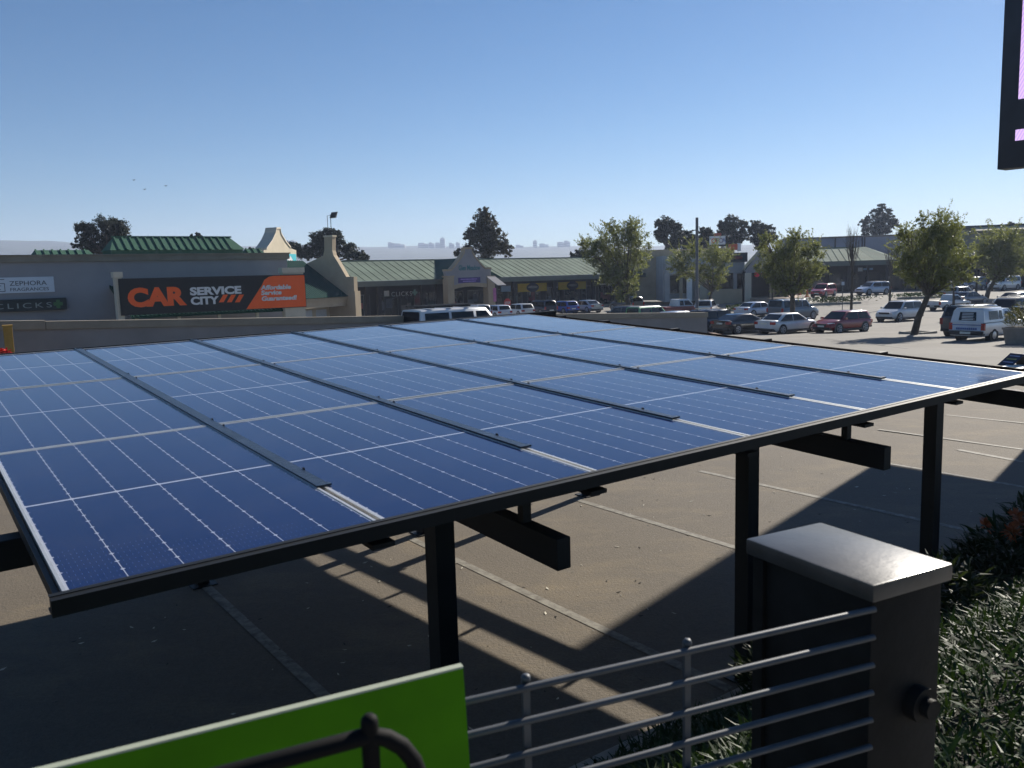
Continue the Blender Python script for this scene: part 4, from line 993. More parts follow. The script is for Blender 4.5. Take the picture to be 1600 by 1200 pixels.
mb = MB(); mb.box((xa + xb) / 2 - .2, (xa + xb) / 2 + .2, .32, .6, -2, zd + .5); mb.build('pole', M_NAVY, bb)

# ================================================================== vehicles
M_PAINTS = {}
def paint(name, col, met=0.0, rough=.32):
    if name not in M_PAINTS: M_PAINTS[name] = mat('car paint ' + name, col, rough, met, .06, 1.5, 0, .5, 1.0)
    return M_PAINTS[name]
# side profile per kind: L, W, H, belt, hood z, deck z, cabin x of (rear base, rear top, front top, windscreen base) as fractions from the tail
KINDS = dict(
    hatch=(4.1, 1.75, 1.47, .90, .93, .95, (.02, .10, .56, .75)),
    sedan=(4.65, 1.80, 1.44, .91, .92, 1.02, (.10, .27, .55, .74)),
    coupe=(4.6, 1.84, 1.40, .90, .92, 1.04, (.06, .30, .53, .74)),
    suv=(4.45, 1.84, 1.68, 1.03, 1.06, 1.06, (.02, .07, .60, .76)),
    wagon=(4.9, 1.93, 1.90, 1.15, 1.18, 1.18, (.012, .035, .66, .78)),
    van=(4.3, 1.80, 1.82, 1.05, 1.05, 1.08, (.01, .03, .66, .84)),
)
def car(kind, label, P, head, pnt, group='parked cars', roof=None, rack=False, name='parked_car', cat='car', spare=False, dark_rear=False):
    L, Wd, H, belt, hood, deck, cab = KINDS[kind]
    t = thing(name, label, cat, P, R(90 - head), group)
    w = Wd / 2; x0 = -L / 2
    X = lambda f: x0 + f * L
    c0, c1, c2, c3 = [X(f) for f in cab]
    rw = .345 if kind not in ('wagon', 'suv') else .385
    fwx, rwx = X(.815), X(.19)
    # lower body
    st = []
    n = 22
    for k in range(n + 1):
        f = k / n; x = X(f)
        nose = smooth(.86, 1.0, f); tail = 1 - smooth(0, .1, f)
        hw = w * (1 - .16 * nose ** 1.6 - .10 * tail ** 1.6)
        if x <= c0: zt = deck - .04 * tail
        elif x >= c3: zt = hood - .20 * smooth(c3, X(1), x) ** 1.5 - .07 * nose
        else: zt = belt + (hood - belt) * smooth(c2, c3, x)
        zb = .20 + .12 * nose + .14 * tail
        sh = zt - .055
        ring = [(x, -hw * .82, zb), (x, -hw * .97, zb + .13), (x, -hw, (zb + sh) * .52), (x, -hw * .985, sh - .12), (x, -hw * .94, sh), (x, -hw * .80, zt),
                (x, hw * .80, zt), (x, hw * .94, sh), (x, hw * .985, sh - .12), (x, hw, (zb + sh) * .52), (x, hw * .97, zb + .13), (x, hw * .82, zb)]
        st.append(ring)
    mb = MB(); rings = [mb.ring(r) for r in st]
    for a, b in zip(rings, rings[1:]): mb.bridge(a, b)
    mb.cap(rings[0], True); mb.cap(rings[-1])
    # cabin shell
    zb_ = belt - .015; zr = H; wb = w * .93; wr = w * .74; ws = w * .80
    def crn(x, t): return [(x, -wb, zb_)] + ([(x, -(wb + (ws - wb) * t), zb_ + (zr - .07 - zb_) * t), (x, -(wb + (wr - wb) * t) * .96, zb_ + (zr - zb_ - .012) * t), (x, 0, zb_ + (zr - zb_ + .012) * t), (x, (wb + (wr - wb) * t) * .96, zb_ + (zr - zb_ - .012) * t), (x, wb + (ws - wb) * t, zb_ + (zr - .07 - zb_) * t)]) + [(x, wb, zb_)]
    xs = [(c0, .0), (c0 + (c1 - c0) * .5, .52), (c1, .96), (c1 + (c2 - c1) * .3, 1.0), (c1 + (c2 - c1) * .65, 1.0), (c2, .965), (c2 + (c3 - c2) * .5, .53), (c3, 0.0)]
    rr = [mb.ring(crn(x, tt)) for x, tt in xs]
    rf = len(mb.f)
    for a, b in zip(rr, rr[1:]): mb.bridge(a, b, closed=False)
    nf = len(mb.f)
    if roof: pass
    body = mb.build('body', [pnt, M_TRIM], t, 62)
    # glass set just proud of the shell
    def sidepanel(xa_b, xa_t, xb_b, xb_t, t0, t1, sgn):
        def pt(x, tt): return (x, sgn * (wb + (ws - wb) * tt + .012), zb_ + (zr - .07 - zb_) * tt)
        def xx(b, tp, tt): return b + (tp - b) * tt
        return [pt(xx(xa_b, xa_t, t0), t0), pt(xx(xb_b, xb_t, t0), t0), pt(xx(xb_b, xb_t, t1), t1), pt(xx(xa_b, xa_t, t1), t1)]
    xm = c1 + (c2 - c1) * .52
    for sgn in (-1, 1):
        gm = MB()
        gm.quad(*sidepanel(c0 + .14, c1 + .10, xm - .03, xm - .03, .06, .93, sgn)); gm.quad(*sidepanel(xm + .03, xm + .03, c3 - .12, c2 - .05, .06, .93, sgn))
        if kind == 'wagon':
            gm = MB(); a_ = (c0 + .22, c0 + .22 + (c3 - c0) * .30, c0 + .34 + (c3 - c0) * .30, c0 + .34 + (c3 - c0) * .58, c0 + .46 + (c3 - c0) * .58)
            gm.quad(*sidepanel(a_[0], a_[0] + .03, a_[1], a_[1], .10, .86, sgn)); gm.quad(*sidepanel(a_[2], a_[2], a_[3], a_[3], .10, .86, sgn)); gm.quad(*sidepanel(a_[4], a_[4], c3 - .16, c2 - .10, .10, .86, sgn))
        gm.build('side_window', M_DKGLASS, t, None, recalc=False)
    def slope(xa, xb, t0, t1, off, ins):
        def pt(tt, s): 
            x = xa + (xb - xa) * tt; return (x + off[0], s * ((wb + (ws - wb) * tt) - ins), zb_ + (zr - .02 - zb_) * tt + off[1])
        return [pt(t0, -1), pt(t0, 1), pt(t1, 1), pt(t1, -1)]
    gm = MB(); gm.quad(*slope(c3, c2, .08, .90, (.02, .025), .09)); gm.build('windscreen', M_DKGLASS, t, None, recalc=False)
    gm = MB(); gm.quad(*slope(c0, c1, .16, .86, (-.03, .02), .14)); gm.build('rear_window', M_DKGLASS, t, None, recalc=False)
    # wheels
    for wx in (rwx, fwx):
        for s in (-1, 1):
            am = MB(); yy = s * (w * .995)
            am.tube([(wx, yy - s * .25, rw), (wx, yy + s * .004, rw)], rw + .05, 22); am.build('wheel_arch', M_TRIM, t, 40)
            wm = MB(); wm.tube([(wx, yy - s * .20, rw), (wx, yy - s * .0, rw), (wx, yy + s * .012, rw)], [rw, rw, rw - .03], 22); wh = wm.build('wheel', M_TYRE, t, 40)
            rm = MB(); ri = rw * .66
            for q in range(5):
                a = q * 1.2566
                for da in (-.22, .22):
                    p0 = (wx + .04 * math.cos(a), yy + s * .016, rw + .04 * math.sin(a)); p1 = (wx + ri * math.cos(a + da), yy + s * .016, rw + ri * math.sin(a + da)); rm.tube([p0, p1], .026, 5)
            for q in range(18):
                a, b = q * .349, (q + 1) * .349; rm.tube([(wx + ri * math.cos(a), yy + s * .014, rw + ri * math.sin(a)), (wx + ri * math.cos(b), yy + s * .014, rw + ri * math.sin(b))], .018, 5, caps=False)
            r_ = rm.build('rim', M_RIM, t, 40); r_.parent = wh
    # lamps, plates, bumpers, mirrors
    zl = (hood - .26); fxn = X(1) ; rxn = X(0)
    for s in (-1, 1):
        m1 = MB(); m1.hexa([(fxn - .34, s * w * .93, zl - .05), (fxn - .02, s * w * .55, zl - .06), (fxn - .05, s * w * .52, zl - .06), (fxn - .40, s * w * .86, zl - .05), (fxn - .36, s * w * .94, zl + .07), (fxn - .03, s * w * .58, zl + .03), (fxn - .10, s * w * .52, zl + .06), (fxn - .44, s * w * .86, zl + .08)]); m1.build('headlight', M_LENS, t)
        zt2 = deck - .22
        m1 = MB(); a0 = w * .95; m1.box(rxn - .015, rxn + .22, min(s * a0, s * w * .60), max(s * a0, s * w * .60), zt2 - .09, zt2 + .10) if kind not in ('wagon', 'van', 'suv') else m1.box(rxn - .015, rxn + .10, min(s * a0, s * w * .76), max(s * a0, s * w * .76), zt2 - .16, zt2 + .18)
        m1.build('taillight', M_RED, t, None, bevel=.02)
        m1 = MB(); mxx = c3 - .22; m1.box(mxx - .09, mxx + .09, min(s * (w + .02), s * (w + .2)), max(s * (w + .02), s * (w + .2)), belt + .02, belt + .16); m1.build('side_mirror', pnt, t, None, bevel=.03)
    for xx, nm in ((fxn + .012, 'number_plate'), (rxn - .012, 'number_plate')):
        m1 = MB(); zc_ = .52 if xx > 0 else (.78 if kind in ('sedan', 'coupe') else .62); m1.box(xx - .012, xx + .012, -.26, .26, zc_ - .055, zc_ + .055); m1.build(nm, M_PLATE, t)
    m1 = MB(); m1.box(rxn - .03, rxn + .3, -w * .88, w * .88, .30, .46); m1.build('rear_bumper', M_TRIM, t, None, bevel=.03)
    m1 = MB(); m1.box(fxn - .25, fxn + .02, -w * .80, w * .80, .30, .46); m1.box(fxn - .05, fxn + .014, -w * .5, w * .5, zl - .14, zl + .02); m1.build('front_grille', M_TRIM, t, None, bevel=.02)
    for s in (-1, 1):
        m1 = MB(); m1.box(rwx + rw + .04, fwx - rw - .04, min(s * w * .9, s * w * .995), max(s * w * .9, s * w * .995), .17, .34); m1.build('sill', M_TRIM, t)
    if rack:
        m1 = MB()
        for q in (.12, .4, .68): x = c1 + (c2 - c1) * q + .2; m1.box(x - .06, x + .06, -wr, wr, H + .02, H + .09)
        for yy in (-.6, -.3, 0, .3, .6): m1.box(c1 + .1, c2 - .15, yy - .03, yy + .03, H + .09, H + .12)
        m1.build('roof_rack', M_TRIM, t)
    elif kind in ('suv', 'wagon'):
        for s in (-1, 1): m1 = MB(); m1.tube([(c1 + .2, s * wr * .92, H - .01), (c1 + .35, s * wr * .92, H + .045), (c2 - .3, s * wr * .92, H + .045), (c2 - .1, s * wr * .92, H - .01)], .022, 6); m1.build('roof_rail', M_TRIM, t)
    if roof:
        m1 = MB(); m1.hexa([(c1 + .06, -wr * .93, H - .008), (c2 - .04, -wr * .93, H - .008), (c2 - .04, wr * .93, H - .008), (c1 + .06, wr * .93, H - .008), (c1 + .12, -wr * .88, H + .02), (c2 - .1, -wr * .88, H + .02), (c2 - .1, wr * .88, H + .02), (c1 + .12, wr * .88, H + .02)]); m1.build('roof_panel', roof, t)
    if spare:
        m1 = MB(); m1.tube([(rxn - .26, 0, .98), (rxn - .02, 0, .98)], .37, 20); m1.build('spare_wheel', M_TYRE, t, 40)
    return t
def pickup(label, P, head, pnt, cab_mat=None, canopy=False, double=False, name='pickup_truck', signs=False):
    L, Wd, H = (5.1, 1.80, 1.72) if double else (4.5, 1.68, 1.52)
    t = thing(name, label, 'pickup', P, R(90 - head), 'parked cars'); w = Wd / 2; x0 = -L / 2; cm = cab_mat or pnt
    rw = .36 if double else .31; belt = 1.02 if double else .93; hood = belt + .02
    bx = x0 + L * (.36 if double else .43); cf = x0 + L * .74; ct = cf - .62
    mb = MB(); rings = []
    for f in [k / 18 for k in range(19)]:
        x = x0 + f * L; nose = smooth(.86, 1, f); hw = w * (1 - .14 * nose ** 1.6); zt = belt if x < cf else hood - .16 * smooth(cf, x0 + L, x) - .08 * nose; zb = .30 + .05 * nose
        rings.append(mb.ring([(x, -hw * .9, zb), (x, -hw, zb + .2), (x, -hw, zt - .15), (x, -hw * .96, zt - .03), (x, -hw * .86, zt), (x, hw * .86, zt), (x, hw * .96, zt - .03), (x, hw, zt - .15), (x, hw, zb + .2), (x, hw * .9, zb)]))
    for a, b in zip(rings, rings[1:]): mb.bridge(a, b)
    mb.cap(rings[0], True); mb.cap(rings[-1]); mb.build('body', pnt, t, 38)
    wb, wr = w * .93, w * .76
    mb = MB(); rr = []
    for x, z in ((bx, belt - .01), (bx + .10, H - .03), (bx + .25, H), (ct, H), (cf, belt - .01)):
        k = (z - belt) / (H - belt); k = max(0, k); hw = wb + (wr - wb) * k; rr.append(mb.ring([(x, -wb, belt - .01), (x, -hw, z - .05 * k), (x, -hw * .94, z), (x, hw * .94, z), (x, hw, z - .05 * k), (x, wb, belt - .01)]))
    for a, b in zip(rr, rr[1:]): mb.bridge(a, b, closed=False)
    mb.build('cab', cm, t, 38)
    def sp(x, k, s): return (x, s * (wb + (wr - wb) * k + .012), belt + (H - .05 - belt) * k)
    for s in (-1, 1):
        gm = MB(); mid = bx + (ct - bx) * .5
        if double: gm.quad(sp(bx + .12, .12, s), sp(mid - .05, .12, s), sp(mid - .05, .85, s), sp(bx + .2, .85, s)); gm.quad(sp(mid + .05, .12, s), sp(cf - .2, .12, s), sp(ct - .05, .85, s), sp(mid + .05, .85, s))
        else: gm.quad(sp(bx + .16, .12, s), sp(cf - .2, .12, s), sp(ct - .05, .85, s), sp(bx + .22, .85, s))
        gm.build('side_window', M_DKGLASS, t, None, recalc=False)
    gm = MB(); q = lambda k, s: (cf + (ct - cf) * k + .02, s * ((wb + (wr - wb) * k) - .09), belt + (H - belt) * k + .02); gm.quad(q(.1, -1), q(.1, 1), q(.9, 1), q(.9, -1)); gm.build('windscreen', M_DKGLASS, t, None, recalc=False)
    if canopy:
        Hc = H + .10; xb = x0 + .05; mb = MB(); rr = []
        for x, z in ((xb, belt + .004), (xb + .10, Hc - .08), (xb + .2, Hc), (bx - .1, Hc), (bx - .02, Hc - .1), (bx - .01, belt + .004)):
            k = (z - belt) / (Hc - belt); hw = wb + .02 + (wr + .04 - wb) * k; rr.append(mb.ring([(x, -wb - .02, belt + .004), (x, -hw, z - .07 * k), (x, -hw * .9, z), (x, hw * .9, z), (x, hw, z - .07 * k), (x, wb + .02, belt + .004)]))
        for a, b in zip(rr, rr[1:]): mb.bridge(a, b, closed=False)
        cn = mb.build('canopy', pnt, t, 38)
        for s in (-1, 1):
            gm = MB(); f = lambda x, k: (x, s * (wb + .035 + (wr + .04 - wb) * k), belt + (Hc - .07 - belt) * k); gm.quad(f(xb + .5, .2), f(bx - .55, .2), f(bx - .55, .85), f(xb + .5, .85)); gm.quad(f(bx - .47, .2), f(bx - .14, .2), f(bx - .2, .85), f(bx - .47, .85)); g_ = gm.build('side_window', M_DKGLASS, t, None, recalc=False); g_.parent = cn
        gm = MB(); f = lambda k, y: (xb - .015 + .10 * k, y, belt + (Hc - .08 - belt) * k); gm.quad(f(.16, -.42), f(.16, .42), f(.82, .38), f(.82, -.38)); g_ = gm.build('rear_window', M_DKGLASS, t, None, recalc=False); g_.parent = cn
        if signs:
            gm = MB()
            for r in range(5): gm.quad(*[(p[0] - .006, p[1], p[2]) for p in (f(.22 + r * .12, -.28), f(.22 + r * .12, .28), f(.27 + r * .12, .26), f(.27 + r * .12, -.26))])
            g_ = gm.build('window_lettering', M_LETW, t, None, recalc=False); g_.parent = cn
            gm = MB(); gm.box(x0 - .02, x0 - .005, -.66, .66, .56, .76); gm.build('sign_strip', mat('pale blue strip', (.50, .56, .68), .5), t)
            gm = MB()
            for r in range(10): gm.box(x0 - .03, x0 - .021, -.5 + r * .1, -.42 + r * .1, .60, .69)
            gm.build('tailgate_lettering', mat('blue letters', (.05, .10, .3), .5), t)
            gm = MB(); gm.box(x0 - .02, x0 - .005, -.70, .70, .80, .85); gm.build('blue_stripe', mat('mid blue stripe', (.14, .2, .38), .5), t)
    else:
        mb = MB(); mb.box(x0 + .06, bx - .06, -w * .84, w * .84, belt + .002, belt + .012); mb.build('load_bed', M_TRIM, t)
    for wx in (x0 + L * .21, x0 + L * .83):
        for s in (-1, 1):
            yy = s * w * .995
            am = MB(); am.tube([(wx, yy - s * .25, rw), (wx, yy + s * .004, rw)], rw + .07, 22); am.build('wheel_arch', M_TRIM, t, 40)
            wm = MB(); wm.tube([(wx, yy - s * .2, rw), (wx, yy, rw), (wx, yy + s * .012, rw)], [rw, rw, rw - .03], 22); wh = wm.build('wheel', M_TYRE, t, 40)
            rm = MB(); rm.tube([(wx, yy + s * .005, rw), (wx, yy + s * .018, rw)], [rw * .64, rw * .55], 18); r_ = rm.build('rim', M_RIM, t, 40); r_.parent = wh
    for s in (-1, 1):
        m1 = MB(); m1.box(x0 - .012, x0 + .12, min(s * w * .80, s * w * 1.005), max(s * w * .80, s * w * 1.005), belt - .36, belt - .02); m1.build('taillight', M_RED, t, None, bevel=.02)
        m1 = MB(); m1.box(-x0 - .22, -x0 - .03, min(s * w * .5, s * w * .88), max(s * w * .5, s * w * .88), hood - .34, hood - .2); m1.build('headlight', M_LENS, t, None, bevel=.02)
        m1 = MB(); m1.box(cf - .28, cf - .12, min(s * w, s * (w + .2)), max(s * w, s * (w + .2)), belt + .03, belt + .19); m1.build('side_mirror', M_TRIM, t, None, bevel=.03)
    m1 = MB(); m1.box(x0 - .1, x0 + .15, -w * .96, w * .96, .34, .54); m1.build('rear_bumper', M_TRIM, t, None, bevel=.03)
    m1 = MB(); m1.box(-x0 - .2, -x0 + .05, -w * .85, w * .85, .34, .56); m1.build('front_bumper', M_TRIM, t, None, bevel=.03)
    m1 = MB(); m1.box(x0 - .12, x0 - .101, -.25, .25, .40, .51); m1.build('number_plate', M_PLATE, t)
    return t
def onp(px, Y): P = at(px, 440, Y); return Vector((P.x, Y, gz(P.x, Y)))
P_WHITE = paint('white', (.62, .63, .65)); P_BLUEW = paint('bluish white', (.50, .56, .68)); P_BLACK = paint('black', (.005, .0055, .007), 0, .25); P_NAVY = paint('navy', (.018, .028, .06))
P_RED = paint('dark red', (.27, .010, .014)); P_CRIM = paint('crimson', (.40, .012, .03)); P_SILVER = paint('silver', (.38, .39, .41), .5); P_TEALB = paint('slate blue', (.06, .095, .14)); P_BLUE = paint('bright blue', (.03, .09, .45)); P_GREENV = paint('green', (.04, .26, .07)); P_ORANGE = paint('faded orange', (.45, .11, .07)); P_BROWN = paint('dark bronze', (.06, .052, .045)); P_GREY = paint('dark grey', (.05, .05, .055))
H0 = 54
# near row, tails towards the camera
car('sedan', 'white sedan with tail towards the carport, beside the dark red hatchback', onp(1232, 58.5), 60, P_WHITE)
car('coupe', 'black low roofed car parked just left of the white sedan', onp(1161, 60.5), 58, P_BLACK)
car('suv', 'navy blue crossover partly behind the right end of the boundary wall', onp(1119, 63), 58, P_NAVY)
car('hatch', 'dark red hatchback facing left, parked alone right of the white sedan', onp(1317, 57.5), 241, P_RED)
pickup('white small pickup with canopy and lettered tailgate beside the concrete planter', onp(1551, 41.5), 56, P_WHITE, canopy=True, signs=True)
car('suv', 'dark vehicle mostly hidden behind the white canopied pickup with its wheel showing', onp(1532, 46), 58, P_GREY)
car('suv', 'white crossover facing left in the open lot left of the leaning tree', onp(1407, 71), 236, P_WHITE)
pickup('white single cab pickup with open load bed right of the leaning tree trunk', onp(1484, 84), 66, P_WHITE)
car('sedan', 'pale blue sedan behind the black car near the pavement', onp(1184, 82), 60, P_BLUEW)
car('wagon', 'slate blue boxy wagon behind the bushy tree trunk', onp(1240, 76), 58, P_TEALB)
car('wagon', 'white roof rack wagon standing in the gap of the boundary wall', onp(717, 35.2), 54, P_WHITE, rack=True)
# behind the wall on the right
car('hatch', 'white hatchback with blue glass just above the right end of the boundary wall', onp(1063, 68), 52, P_BLUEW)
t = car('van', 'green van with printed sides and white roof above the boundary wall', onp(1014, 72), 50, P_GREENV, roof=P_WHITE)
car('suv', 'dark car with white roof left of the green van', onp(974, 76), -30, P_GREY, roof=P_WHITE)
pickup('faded orange double cab pickup with white bed behind the green van', onp(1062, 86), 64, P_ORANGE, P_WHITE, double=True)
car('suv', 'white crossover parked behind the grey lamp pole', onp(1103, 84), 20, P_WHITE)
# row along the mall, noses in
for px, Y, k, pt, lb_, rf in ((739, 88, 'suv', P_WHITE, 'white car behind the roof rack wagon, its roof just showing', None), (773, 91, 'hatch', P_BLUEW, 'white hatchback parked beside the pink banner pole', None), (809, 93, 'hatch', P_WHITE, 'white hatchback parked behind the stop sign', None),
                         (843, 95, 'suv', P_NAVY, 'navy car with black roof parked under the first yellow sign', P_BLACK), (879, 97, 'hatch', P_BLUE, 'white roofed bright blue car between the navy car and the silver sedan', P_WHITE), (914, 99, 'sedan', P_SILVER, 'silver sedan under the second yellow shop sign', None)):
    car(k, lb_, onp(px, Y), -32, pt, 'cars parked nose in at the mall', roof=rf)
car('coupe', 'red car roof just above the far corner of the solar panels', onp(795, 72), 54, P_CRIM)
car('coupe', 'blue car roof right of the red one above the far corner of the solar panels', onp(848, 60), 54, P_BLUE)
car('suv', 'dark people carrier standing under the big olive tree by the clothing shop', onp(978, 100), -32, P_GREY, 'cars parked nose in at the mall')
car('hatch', 'white car roof above the boundary wall in front of the tall gable, left one', onp(553, 71), 70, P_WHITE, 'cars behind the left wall')
car('hatch', 'white car roof above the boundary wall in front of the dark pharmacy front', onp(584, 70), 60, P_WHITE, 'cars behind the left wall')
car('sedan', 'silver car roof above the boundary wall left of the roof rack wagon', onp(625, 72), 60, P_SILVER, 'cars behind the left wall')
# far right
car('suv', 'crimson crossover in front of the green roofed shops', onp(1287, 108), 222, P_CRIM, 'cars at the far shops')
car('suv', 'silver white off road wagon parked between the two bare trees', onp(1364, 110), 250, P_BLUEW, 'cars at the far shops')
for px, Y, hd, k, pt, lb_ in ((1492, 104, 60, 'suv', P_SILVER, 'silver wagon at the back of the cluster right of the leaning tree'), (1502, 98, 60, 'hatch', P_SILVER, 'silver grey hatchback in the middle of the cluster right of the leaning tree'), (1514, 90, 60, 'sedan', P_NAVY, 'navy sedan next to the white single cab pickup'),
                              (1518, 116, 240, 'van', P_TEALB, 'blue van in the shade in front of the dark shop hall'), (1569, 112, 240, 'wagon', P_WHITE, 'white wagon in the shade behind the right hand bushy tree'), (1584, 86, 240, 'sedan', P_SILVER, 'silver sedan with bright roof at the right edge'),
                              (1590, 74, 240, 'suv', P_GREY, 'dark crossover behind the bronze one at the right edge'), (1584, 62, 242, 'wagon', P_BROWN, 'dark bronze boxy wagon with pale roof behind the white canopied pickup'), (1604, 50, 240, 'hatch', P_BLACK, 'black hatchback behind the concrete planter at the right edge')):
    car(k, lb_, onp(px, Y), hd, pt, 'cars at the far shops', roof=P_SILVER if pt is P_BROWN else None)

# ================================================================== trees
M_LEAF_OL = leaf_mat('olive leaf', (.095, .118, .040), (.185, .205, .075), .5, .5)
M_LEAF_PI = leaf_mat('dark needle leaf', (.010, .018, .012), (.024, .036, .020), .15, .6)
M_LEAF_BR = leaf_mat('brown green leaf', (.03, .032, .018), (.06, .055, .028), .2, .6)
def tree(name, label, group, base, th, clusters, nleaf, leaf, lm, seed, trunk_r=.18, lean=(0, 0), fork=1, spread=.6, droop=0.0, elong=2.0, bark=None, up=0, sprd=(.13, .30), wisps=0):
    """clusters: list of (centre, radius) in metres above the base"""
    r = random.Random(seed); t = thing(name, label, 'tree', base, 0, group)
    top = Vector((lean[0], lean[1], th))
    mb = MB()
    trunk = [Vector((0, 0, -.3)), Vector((lean[0] * .35 + r.uniform(-.05, .05), lean[1] * .35, th * .45)), top]
    mb.tube(trunk, [trunk_r * 1.25, trunk_r, trunk_r * .8], 9)
    for c, cr in clusters:
        c = Vector(c); m = top.lerp(c, .5) + Vector((r.uniform(-.2, .2), r.uniform(-.2, .2), cr * .15)); mb.tube([top - Vector((0, 0, .1)), m, c], [trunk_r * .42, trunk_r * .2, trunk_r * .05], 6)
        for k in range(3):
            d = Vector((r.gauss(0, 1), r.gauss(0, 1), r.gauss(.3, .8))).normalized() * cr * .8; mb.tube([m.lerp(c, .6), c + d], [trunk_r * .14, trunk_r * .04], 4, caps=False)
    mb.build('trunk', bark or M_BARK, t, 50)
    V = sum(cr ** 2 for _, cr in clusters)
    pts = []
    for c, cr in clusters:
        n = int(nleaf * cr ** 2 / V); sub = max(6, int(n / 48))
        c = Vector(c)
        subs = []
        for k in range(sub):
            d = Vector((r.gauss(0, 1), r.gauss(0, 1), r.gauss(.1, 1))).normalized(); subs.append((c + d * cr * (r.random() ** .42) * 1.02, cr * r.uniform(*sprd)))
        for k in range(n):
            s, sr = subs[r.randrange(sub)]
            p = s + Vector((r.gauss(0, 1), r.gauss(0, 1), r.gauss(0, .8))) * sr * .62
            if droop: p.z -= droop * r.random() * sr * 2.2
            pts.append(p)
    for k in range(wisps):
        c, cr = clusters[r.randrange(len(clusters))]; c = Vector(c)
        d = Vector((r.gauss(0, 1), r.gauss(0, 1), r.gauss(.8, .8))).normalized(); p = c + d * cr * .8; stp = cr * .05 + leaf * .25
        for q in range(int(r.uniform(8, 20))):
            p = p + (d + Vector((r.gauss(0, .35), r.gauss(0, .35), -.03 * q * droop))) * stp
            for w in range(2): pts.append(p + Vector((r.gauss(0, 1), r.gauss(0, 1), r.gauss(0, 1))) * leaf * .5)
    n = len(pts); rs = np.random.RandomState(seed)
    P = np.array(pts); D = rs.normal(size=(n, 3)); D[:, 2] += -droop * 2.2 + up; D /= np.linalg.norm(D, axis=1, keepdims=True)
    A = rs.normal(size=(n, 3)); S = np.cross(D, A); S /= np.linalg.norm(S, axis=1, keepdims=True)
    L = leaf * rs.uniform(.6, 1.35, (n, 1)); Wd = L / elong
    q = np.stack([P - D * L, P + S * Wd, P + D * L, P - S * Wd], 1).reshape(-1, 3)
    me = bpy.data.meshes.new('crown'); me.vertices.add(4 * n); me.loops.add(4 * n); me.polygons.add(n)
    me.vertices.foreach_set('co', q.ravel()); me.loops.foreach_set('vertex_index', np.arange(4 * n)); me.polygons.foreach_set('loop_start', np.arange(0, 4 * n, 4)); me.polygons.foreach_set('loop_total', np.full(n, 4))
    me.materials.append(lm); me.update(calc_edges=True); me.validate()
    o = bpy.data.objects.new('crown', me); COL.objects.link(o); o.parent = t
    return t
def px_clusters(base, blobs, seed, depth=.8):
    """photo blobs (px, py, radius px) -> clusters round the base; depth spread follows the crown width"""
    r = random.Random(seed); out = []
    for px, py, rp in blobs:
        c = at(px, py, base.y); rad = rp / FPX * base.y; out.append(((c.x - base.x, r.uniform(-depth, depth) * rad, c.z - base.z), rad))
        out.append(((c.x - base.x + r.uniform(-.4, .4) * rad, r.choice((-1, 1)) * rad * 1.0, c.z - base.z + r.uniform(-.3, .3) * rad), rad * .75))
    return out
def ptree(name, label, group, bpx, Y, fork_px, blobs, nleaf, leaf, lm, seed, tr, z=None, **kw):
    b = onp(bpx, Y)
    if z is not None: b.z = z
    f = at(fork_px[0], fork_px[1], Y)
    return tree(name, label, group, b, f.z - b.z, px_clusters(b, blobs, seed), nleaf, leaf, lm, seed, tr, lean=(f.x - b.x, 0), **kw)
G1 = 'olive green trees in the parking lot'; G2 = 'dark trees on the skyline'
ptree('olive_tree', 'large olive green tree in front of the mall, widest crown left of the lamp pole', G1, 984, 90, (978, 455),
      [(945, 378, 22), (975, 366, 20), (1000, 378, 20), (930, 398, 20), (965, 400, 30), (998, 405, 18), (945, 425, 18), (975, 432, 22), (990, 450, 12), (970, 462, 9), (985, 355, 10), (955, 358, 10), (915, 385, 10)], 23000, .105, M_LEAF_OL, 21, .28, sprd=(.12, .36), wisps=190, droop=.5, elong=2.6)
ptree('olive_tree', 'sparse twin stemmed tree with bare lower branches behind the grey lamp pole', G1, 1104, 96, (1113, 455),
      [(1065, 405, 17), (1085, 395, 16), (1112, 400, 20), (1132, 405, 14), (1070, 425, 14), (1095, 425, 14), (1125, 428, 15), (1058, 420, 9), (1120, 445, 8)], 11000, .10, M_LEAF_OL, 22, .16, sprd=(.12, .38), wisps=190, droop=.4, elong=2.6)
ptree('olive_tree', 'round bushy tree between the slate blue wagon and the gabled entrance', G1, 1238, 68, (1238, 462),
      [(1210, 392, 20), (1240, 385, 18), (1265, 392, 18), (1205, 415, 18), (1235, 420, 30), (1268, 418, 18), (1215, 440, 16), (1250, 445, 18), (1275, 430, 10), (1225, 455, 10), (1195, 380, 9), (1245, 372, 9)], 25000, .078, M_LEAF_OL, 23, .22, sprd=(.12, .36), wisps=190, droop=.4, elong=2.6)
ptree('olive_tree', 'leaning tree with a large fine leaved crown left of the white canopied pickup', G1, 1429, 49, (1450, 462),
      [(1430, 372, 24), (1465, 362, 26), (1495, 375, 22), (1420, 400, 22), (1455, 405, 34), (1495, 408, 22), (1430, 430, 18), (1465, 438, 20), (1500, 430, 14), (1410, 415, 14), (1445, 345, 10), (1475, 343, 10), (1412, 365, 12), (1500, 350, 9), (1517, 405, 9)], 36000, .055, M_LEAF_OL, 24, .18, sprd=(.12, .36), wisps=190, droop=.45, elong=2.8)
ptree('olive_tree', 'dense round tree at the right edge in front of the grey shop hall', G1, 1541, 97, (1553, 440),
      [(1545, 380, 20), (1570, 375, 20), (1590, 388, 16), (1540, 400, 16), (1565, 405, 26), (1590, 412, 14), (1555, 425, 14), (1575, 428, 10)], 19000, .105, M_LEAF_OL, 25, .24, sprd=(.12, .36), wisps=190, droop=.4, elong=2.4)
